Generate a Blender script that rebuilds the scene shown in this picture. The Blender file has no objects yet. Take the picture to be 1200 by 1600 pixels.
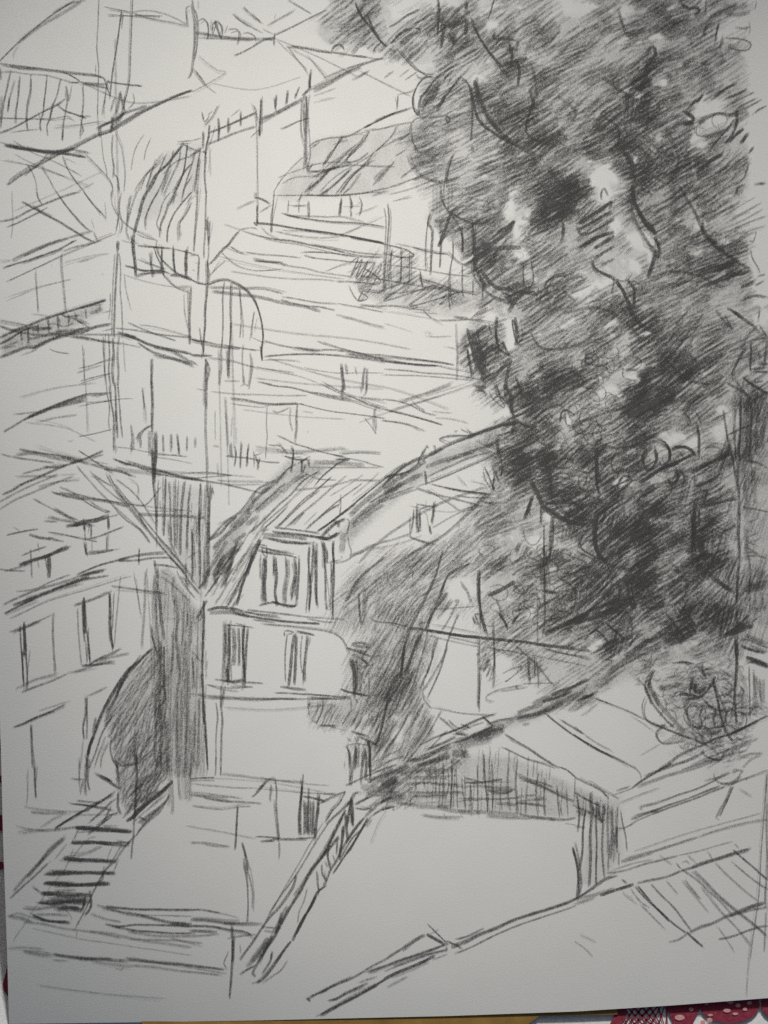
import bpy, math, random
import numpy as np
from mathutils import Vector, noise

# ------------------------------------------------------------------ camera, sky, sun, exposure
sc = bpy.context.scene
PX = 0.000175                    # metres on the table per unit of the tracing grid
D = 0.40                         # lens height above the sheet
EL, AZ = math.radians(18.0), math.radians(8.0)   # low window-side sun beyond the top of the sheet

cam_d = bpy.data.cameras.new('camera')
cam = bpy.data.objects.new('camera', cam_d)
sc.collection.objects.link(cam)
cam.location = (0, 0, D)
cam_d.sensor_width = 36.0
cam_d.lens = 36.0 * D / (1600 * PX)
cam_d.clip_start = 0.01
cam_d.clip_end = 200.0
sc.camera = cam

world = bpy.data.worlds.new('World')
sc.world = world
world.use_nodes = True
wn = world.node_tree.nodes
wn.clear()
sky = wn.new('ShaderNodeTexSky')
sky.sky_type = 'NISHITA'
sky.sun_disc = False
sky.sun_elevation = EL
sky.sun_rotation = AZ
sky.ozone_density = 0.4
sky.dust_density = 5.0
bg = wn.new('ShaderNodeBackground')
bg.inputs['Strength'].default_value = 0.05
wo = wn.new('ShaderNodeOutputWorld')
world.node_tree.links.new(sky.outputs[0], bg.inputs[0])
world.node_tree.links.new(bg.outputs[0], wo.inputs[0])

sun_d = bpy.data.lights.new('sun', 'SUN')
sun_d.energy = 5.0
sun_d.angle = math.radians(3.0)
sun_d.color = (0.985, 0.985, 0.975)
sun = bpy.data.objects.new('sun', sun_d)
sc.collection.objects.link(sun)
LDIR = Vector((math.sin(AZ) * math.cos(EL), math.cos(AZ) * math.cos(EL), math.sin(EL)))
sun.rotation_euler = LDIR.to_track_quat('Z', 'Y').to_euler()
sun.location = LDIR * 3

sc.view_settings.view_transform = 'Standard'
sc.view_settings.look = 'None'
sc.view_settings.exposure = 0.0
sc.view_settings.gamma = 1.0
sc.view_settings.use_curve_mapping = False
sc.cycles.transparent_max_bounces = 96
sc.cycles.max_bounces = 6
sc.cycles.use_denoising = False
try:
    sc.cycles.use_adaptive_sampling = True
    sc.cycles.adaptive_threshold = 0.01
except Exception:
    pass

R = random.Random(7)

# ------------------------------------------------------------------ materials
def new_mat(name):
    m = bpy.data.materials.new(name)
    m.use_nodes = True
    n = m.node_tree.nodes
    n.clear()
    return m, n, m.node_tree.links

def noise_node(n, l, scale, detail=3.0, rough=0.6, vec=None, dist=0.0):
    t = n.new('ShaderNodeTexNoise')
    t.inputs['Scale'].default_value = scale
    t.inputs['Detail'].default_value = detail
    t.inputs['Roughness'].default_value = rough
    t.inputs['Distortion'].default_value = dist
    if vec is not None:
        l.new(vec, t.inputs['Vector'])
    return t

def ramp(n, l, src, lo, hi, a=0.0, b=1.0):
    r = n.new('ShaderNodeMapRange')
    r.inputs['From Min'].default_value = lo
    r.inputs['From Max'].default_value = hi
    r.inputs['To Min'].default_value = a
    r.inputs['To Max'].default_value = b
    l.new(src, r.inputs['Value'])
    return r.outputs[0]

def math_node(n, l, op, a, b=None):
    m = n.new('ShaderNodeMath')
    m.operation = op
    for i, v in enumerate((a, b)):
        if v is None:
            continue
        if isinstance(v, (int, float)):
            m.inputs[i].default_value = v
        else:
            l.new(v, m.inputs[i])
    return m.outputs[0]

def plain(name, col_a, col_b, scale=300.0, rough=0.85, bump=0.0, bscale=2500.0):
    m, n, l = new_mat(name)
    g = n.new('ShaderNodeNewGeometry')
    t = noise_node(n, l, scale, 4.0, 0.6, g.outputs['Position'])
    mix = n.new('ShaderNodeMix')
    mix.data_type = 'RGBA'
    l.new(ramp(n, l, t.outputs['Fac'], 0.3, 0.7), mix.inputs['Factor'])
    mix.inputs['A'].default_value = (*col_a, 1)
    mix.inputs['B'].default_value = (*col_b, 1)
    p = n.new('ShaderNodeBsdfPrincipled')
    l.new(mix.outputs['Result'], p.inputs['Base Color'])
    p.inputs['Roughness'].default_value = rough
    p.inputs['Specular IOR Level'].default_value = 0.25
    if bump:
        bt = noise_node(n, l, bscale, 4.0, 0.65, g.outputs['Position'])
        b = n.new('ShaderNodeBump')
        b.inputs['Strength'].default_value = bump
        b.inputs['Distance'].default_value = 0.00006
        l.new(bt.outputs['Fac'], b.inputs['Height'])
        l.new(b.outputs[0], p.inputs['Normal'])
    o = n.new('ShaderNodeOutputMaterial')
    l.new(p.outputs[0], o.inputs[0])
    return m

M_PAPER = plain('drawing_paper', (0.748, 0.745, 0.715), (0.772, 0.768, 0.738), 60.0, 0.9, 0.35, 2600.0)
M_BOARD = plain('brown_board', (0.17, 0.10, 0.028), (0.30, 0.18, 0.045), 90.0, 0.7, 0.4, 900.0)
M_CLOTH = plain('white_cloth', (0.66, 0.66, 0.65), (0.80, 0.795, 0.785), 700.0, 0.95, 0.8, 1500.0)
M_RED = plain('crimson_print', (0.17, 0.018, 0.035), (0.27, 0.04, 0.07), 900.0, 0.9, 0.8, 1500.0)
M_PINK = plain('pink_print', (0.50, 0.22, 0.22), (0.62, 0.35, 0.34), 900.0, 0.9, 0.5, 1500.0)
M_WOOD = plain('table_wood', (0.16, 0.08, 0.035), (0.24, 0.13, 0.06), 30.0, 0.5, 0.2, 300.0)
M_FLOOR = plain('floor_finish', (0.25, 0.22, 0.19), (0.32, 0.29, 0.25), 4.0, 0.7)

def graphite_mat(name, grain, col):
    """Pencil lead caught on the tooth of the paper: opaque specks where the grain stands up."""
    m, n, l = new_mat(name)
    at = n.new('ShaderNodeAttribute')
    at.attribute_name = 'tone'
    g = n.new('ShaderNodeNewGeometry')
    t1 = noise_node(n, l, 2700.0, 2.0, 0.7, g.outputs['Position'])
    t2 = noise_node(n, l, 1300.0, 2.0, 0.6, g.outputs['Position'])
    mixn = math_node(n, l, 'ADD', math_node(n, l, 'MULTIPLY', t1.outputs['Fac'], 0.72),
                     math_node(n, l, 'MULTIPLY', t2.outputs['Fac'], 0.28))
    cen = ramp(n, l, mixn, 0.36, 0.64, -1.0, 1.0)
    # tone * (1 + grain * noise), clamped
    k = math_node(n, l, 'ADD', math_node(n, l, 'MULTIPLY', cen, grain), 1.0)
    a = math_node(n, l, 'MULTIPLY', at.outputs['Fac'], k)
    a = math_node(n, l, 'MAXIMUM', a, 0.0)
    a = math_node(n, l, 'MINIMUM', a, 0.97)
    p = n.new('ShaderNodeBsdfPrincipled')
    p.inputs['Base Color'].default_value = (*col, 1)
    p.inputs['Roughness'].default_value = 0.55
    p.inputs['Specular IOR Level'].default_value = 0.2
    tr = n.new('ShaderNodeBsdfTransparent')
    mx = n.new('ShaderNodeMixShader')
    l.new(a, mx.inputs[0])
    l.new(tr.outputs[0], mx.inputs[1])
    l.new(p.outputs[0], mx.inputs[2])
    o = n.new('ShaderNodeOutputMaterial')
    l.new(mx.outputs[0], o.inputs[0])
    return m

M_LEAD = graphite_mat('graphite_line', 0.55, (0.108, 0.104, 0.101))
M_RUB = graphite_mat('graphite_rubbing', 0.6, (0.10, 0.096, 0.093))

# ------------------------------------------------------------------ helpers
def link(o, parent=None, label=None, cat=None, group=None, kind=None):
    sc.collection.objects.link(o)
    if parent is not None:
        o.parent = parent
    for k, v in (('label', label), ('category', cat), ('group', group), ('kind', kind)):
        if v:
            o[k] = v
    return o

def mesh_obj(name, verts, faces, mat, parent=None, tone=None, smooth=True, **kw):
    me = bpy.data.meshes.new(name)
    me.from_pydata(verts, [], faces)
    if tone is not None:
        at = me.attributes.new('tone', 'FLOAT', 'POINT')
        at.data.foreach_set('value', np.asarray(tone, dtype=np.float32))
    if smooth:
        me.polygons.foreach_set('use_smooth', [True] * len(me.polygons))
    me.materials.append(mat)
    me.update()
    return link(bpy.data.objects.new(name, me), parent, **kw)

# ------------------------------------------------------------------ the bulge of the sheet
# Slopes solved from brightness: invented arch, light falloff put into its shape; the page
# sinks towards its lower left corner.
SAMP = [(0,0,160),(60,60,172),(150,60,188),(300,100,202),(600,150,216),(450,150,213),(900,120,204),(1170,100,188),
 (1170,400,197),(0,300,180),(0,450,181),(150,450,196),(450,400,214),(650,400,219),(900,400,208),(450,650,211),(650,650,214),
 (150,650,192),(10,700,178),(10,900,164),(100,1000,157),(250,950,178),(450,1020,205),(450,1150,194),
 (700,1050,207),(880,1130,196),(900,800,200),(1190,900,176),(1190,700,180),(400,1250,178),(150,1200,161),(20,1300,143),
 (200,1350,159),(750,1300,183),(750,1450,170),(1100,1300,178),(1190,1200,176),(1100,1500,166),(500,1550,161),(20,1500,130),
 (100,1590,132),(300,1500,153),(1200,1560,162),(750,1570,163),(0,1100,154),(0,1590,124)]
def lin(v):
    v = v / 255.0
    return ((v + 0.055) / 1.055) ** 2.4
def feats(x, y):
    u, v = x / 600.0 - 1.0, y / 800.0 - 1.0
    return np.stack([np.ones_like(u), u, v, u*u, u*v, v*v, u**3, u*u*v, u*v*v, v**3, u**4, u*u*v*v, v**4], -1)
sa = np.array(SAMP, float)
F = feats(sa[:, 0], sa[:, 1])
coef = np.linalg.solve(F.T @ F + 0.02 * np.eye(F.shape[1]), F.T @ lin(sa[:, 2]))
AMB, SUNK = 0.085, 1.37
GX = np.linspace(-80, 1280, 137)
GY = np.linspace(-100, 1640, 175)
gx, gy = np.meshgrid(GX, GY)
cx, cy = np.clip(gx, -20, 1220), np.clip(gy, -20, 1610)
Btar = np.clip(feats(cx, cy) @ coef, 0.12, 0.75)
nl = np.clip((Btar - AMB) / SUNK, 0.01, 0.9)
tilt = np.arcsin(nl) - EL                    # positive = leaning towards the light
slope = np.tan(tilt)                         # dz per metre going away from the light
dy = (GY[1] - GY[0]) * PX
H = np.zeros_like(slope)
H[1:] = np.cumsum(0.5 * (slope[1:] + slope[:-1]) * dy, axis=0)
i0 = int(np.argmin(abs(GY - 1590)))
H -= H[i0:i0 + 1]                            # the lower edge of the page lies down on the table
H -= H[30:-12, 12:-12].mean()
def height(x, y):
    fx = min(max((x - GX[0]) / (GX[1] - GX[0]), 0), len(GX) - 1.001)
    fy = min(max((y - GY[0]) / (GY[1] - GY[0]), 0), len(GY) - 1.001)
    i, j = int(fx), int(fy)
    a, b = fx - i, fy - j
    return float((H[j, i] * (1 - a) + H[j, i + 1] * a) * (1 - b) + (H[j + 1, i] * (1 - a) + H[j + 1, i + 1] * a) * b)
def place(x, y, lift=0.0):
    """A spot of the traced sheet -> its point on the arched paper."""
    z = height(x, y)
    k = (D - z) / D
    return ((x - 600) * PX * k, (800 - y) * PX * k, z + lift)

def left_edge(y):
    return float(np.interp(y, [-100, 1100, 1200, 1300, 1400, 1500, 1600], [-34, -1, 2.2, 4.5, 8, 11.5, 14]))
def bottom_edge(x):
    return float(np.interp(x, [0, 15, 200, 400, 700, 900, 1050, 1200, 1280],
                           [1600.5, 1600, 1597.5, 1594.5, 1587.5, 1580.5, 1571, 1559.5, 1553]))

def build_sheet():
    nx, ny = 134, 176
    v, f = [], []
    for layer in (0.0, -0.00018):
        for j in range(ny + 1):
            for i in range(nx + 1):
                t, s = j / ny, i / nx
                y0 = -90 + t * 1690
                xl = left_edge(y0)
                x = xl + (1275 - xl) * s
                y = -90 + t * (bottom_edge(x) + 90)
                v.append(place(x, y, layer))
    N = (nx + 1) * (ny + 1)
    for j in range(ny):
        for i in range(nx):
            a = j * (nx + 1) + i
            f.append((a, a + nx + 1, a + nx + 2, a + 1))
            f.append((N + a, N + a + 1, N + a + nx + 2, N + a + nx + 1))
    rim = [i for i in range(nx + 1)] + [j * (nx + 1) + nx for j in range(1, ny + 1)] \
        + [ny * (nx + 1) + i for i in range(nx - 1, -1, -1)] + [j * (nx + 1) for j in range(ny - 1, 0, -1)]
    nr = len(rim)
    b0 = len(v)
    v += [v[a] for a in rim] + [v[a + N] for a in rim]
    for k in range(nr):
        k2 = (k + 1) % nr
        f.append((b0 + k, b0 + k2, b0 + nr + k2, b0 + nr + k))
    return mesh_obj('paper_sheet', v, f, M_PAPER,
                    label='white sheet of paper with a pencil sketch of hillside houses and a big tree',
                    cat='drawing')
sheet = build_sheet()
ZMIN = min(v.co.z for v in sheet.data.vertices)

# ------------------------------------------------------------------ pencil marks
ALPHA = [0.0, 0.12, 0.18, 0.24, 0.29, 0.335, 0.385, 0.45, 0.54, 0.68]
class Marks:
    def __init__(self):
        self.v, self.f, self.t = [], [], []
    def ribbon(self, pts, w, tones, soft=0.9, lift=None):
        """pts: [(x, y)], w: list of widths, tones: list of strengths."""
        if len(pts) < 2:
            return
        if lift is None:
            lift = R.uniform(0.00003, 0.00009)
        b = len(self.v)
        n = len(pts)
        for i, (x, y) in enumerate(pts):
            x0, y0 = pts[max(i - 1, 0)]
            x1, y1 = pts[min(i + 1, n - 1)]
            dx, dy_ = x1 - x0, y1 - y0
            q = math.hypot(dx, dy_) or 1.0
            px, py = -dy_ / q, dx / q
            h = w[i] * 0.5
            o, k = h + soft * 0.5, max(h - soft * 0.7, h * 0.25)
            for s, tt in ((-o, 0.0), (-k, tones[i]), (k, tones[i]), (o, 0.0)):
                self.v.append(place(x + px * s, y + py * s, lift))
                self.t.append(tt)
        for i in range(n - 1):
            a = b + 4 * i
            for k in range(3):
                self.f.append((a + k, a + k + 1, a + k + 5, a + k + 4))
    def build(self, name, parent, mat=None, **kw):
        return mesh_obj(name, self.v, self.f, mat or M_LEAD, parent, tone=self.t, smooth=False, **kw)

def smooth_path(P, step=5.0):
    if len(P) == 2:
        Q = P
    else:
        Q = []
        for i in range(len(P) - 1):
            p0, p1, p2, p3 = P[max(i - 1, 0)], P[i], P[i + 1], P[min(i + 2, len(P) - 1)]
            L = math.hypot(p2[0] - p1[0], p2[1] - p1[1])
            m = max(2, int(L / step))
            for k in range(m):
                t = k / m
                Q.append(tuple(0.5 * ((2 * p1[c]) + (-p0[c] + p2[c]) * t + (2 * p0[c] - 5 * p1[c] + 4 * p2[c] - p3[c]) * t * t
                                      + (-p0[c] + 3 * p1[c] - 3 * p2[c] + p3[c]) * t ** 3) for c in (0, 1)))
        Q.append(P[-1])
        return Q
    L = math.hypot(Q[1][0] - Q[0][0], Q[1][1] - Q[0][1])
    m = max(2, int(L / step))
    return [(Q[0][0] + (Q[1][0] - Q[0][0]) * k / m, Q[0][1] + (Q[1][1] - Q[0][1]) * k / m) for k in range(m + 1)]

def pencil(M, P, w, d, ghost=True):
    L = sum(math.hypot(P[i+1][0]-P[i][0], P[i+1][1]-P[i][1]) for i in range(len(P)-1))
    if ghost and L > 18 and w < 6.5 and R.random() < 0.72:
        # the hand restates a line: a lighter neighbour that starts and stops elsewhere
        for _ in range(1 if R.random() < 0.7 else 2):
            ux, uy = (P[-1][0]-P[0][0]) / L, (P[-1][1]-P[0][1]) / L
            a, b = R.gauss(0, 2.0), R.gauss(0, 2.0)
            e0, e1 = R.uniform(-6, 10), R.uniform(-10, 7)
            n_ = len(P) - 1
            G = []
            for i, (x, y) in enumerate(P):
                f_ = i / n_
                o_ = a * (1 - f_) + b * f_
                e_ = e0 * (1 - f_) + e1 * f_
                G.append((x - uy * o_ + ux * e_, y + ux * o_ + uy * e_))
            pencil(M, G, max(1.6, w * R.uniform(0.5, 0.95)), max(1, min(4, d - R.randint(1, 3))), False)
    Q = smooth_path(P)
    sd = R.uniform(0, 500)
    wob = 0.2 + 0.02 * min(w, 10)
    total = sum(math.hypot(Q[i+1][0]-Q[i][0], Q[i+1][1]-Q[i][1]) for i in range(len(Q)-1))
    pts, ws, ts, s = [], [], [], 0.0
    base = ALPHA[d]
    if w > 6:
        base *= 0.95
    for i, (x, y) in enumerate(Q):
        if i:
            s += math.hypot(x - Q[i-1][0], y - Q[i-1][1])
        nx_ = noise.noise((s * 0.035, sd, 0.0)) * wob * 1.6 + noise.noise((s * 0.21, sd, 3.0)) * wob * 0.6
        ny_ = noise.noise((s * 0.035, sd, 9.0)) * wob * 1.6 + noise.noise((s * 0.21, sd, 5.0)) * wob * 0.6
        end = min(s, total - s)
        k = min(1.0, 0.45 + end / 9.0)
        p = 1.0 + 0.24 * noise.noise((s * 0.06, sd, 20.0)) + 0.22 * noise.noise((s * 0.3, sd, 30.0))
        pts.append((x + nx_, y + ny_))
        ws.append(w * (0.72 + 0.28 * k) * (1 + 0.25 * noise.noise((s * 0.09, sd, 40.0))))
        ts.append(min(0.95, base * p * k))
    M.ribbon(pts, ws, ts, soft=0.75 if w < 5 else w * 0.22)
    if w >= 7 and d >= 3:
        # a broad mark is the side of the lead worked back and forth: lay thinner passes over it
        for _ in range(int(w / 4)):
            off = R.uniform(-0.42, 0.42) * w
            a, b = sorted((R.random(), R.random()))
            if (b - a) * total < 14:
                continue
            i0_, i1_ = int(a * (len(Q) - 1)), int(b * (len(Q) - 1))
            if i1_ - i0_ < 2:
                continue
            sub = []
            for i in range(i0_, i1_ + 1):
                x0, y0 = Q[max(i-1, 0)]
                x1, y1 = Q[min(i+1, len(Q)-1)]
                q = math.hypot(x1-x0, y1-y0) or 1
                sub.append((Q[i][0] - (y1-y0)/q*off + R.uniform(-.5, .5), Q[i][1] + (x1-x0)/q*off + R.uniform(-.5, .5)))
            M.ribbon(sub, [R.uniform(1.4, 2.8)] * len(sub), [base * R.uniform(0.2, 0.55)] * len(sub))
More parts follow.
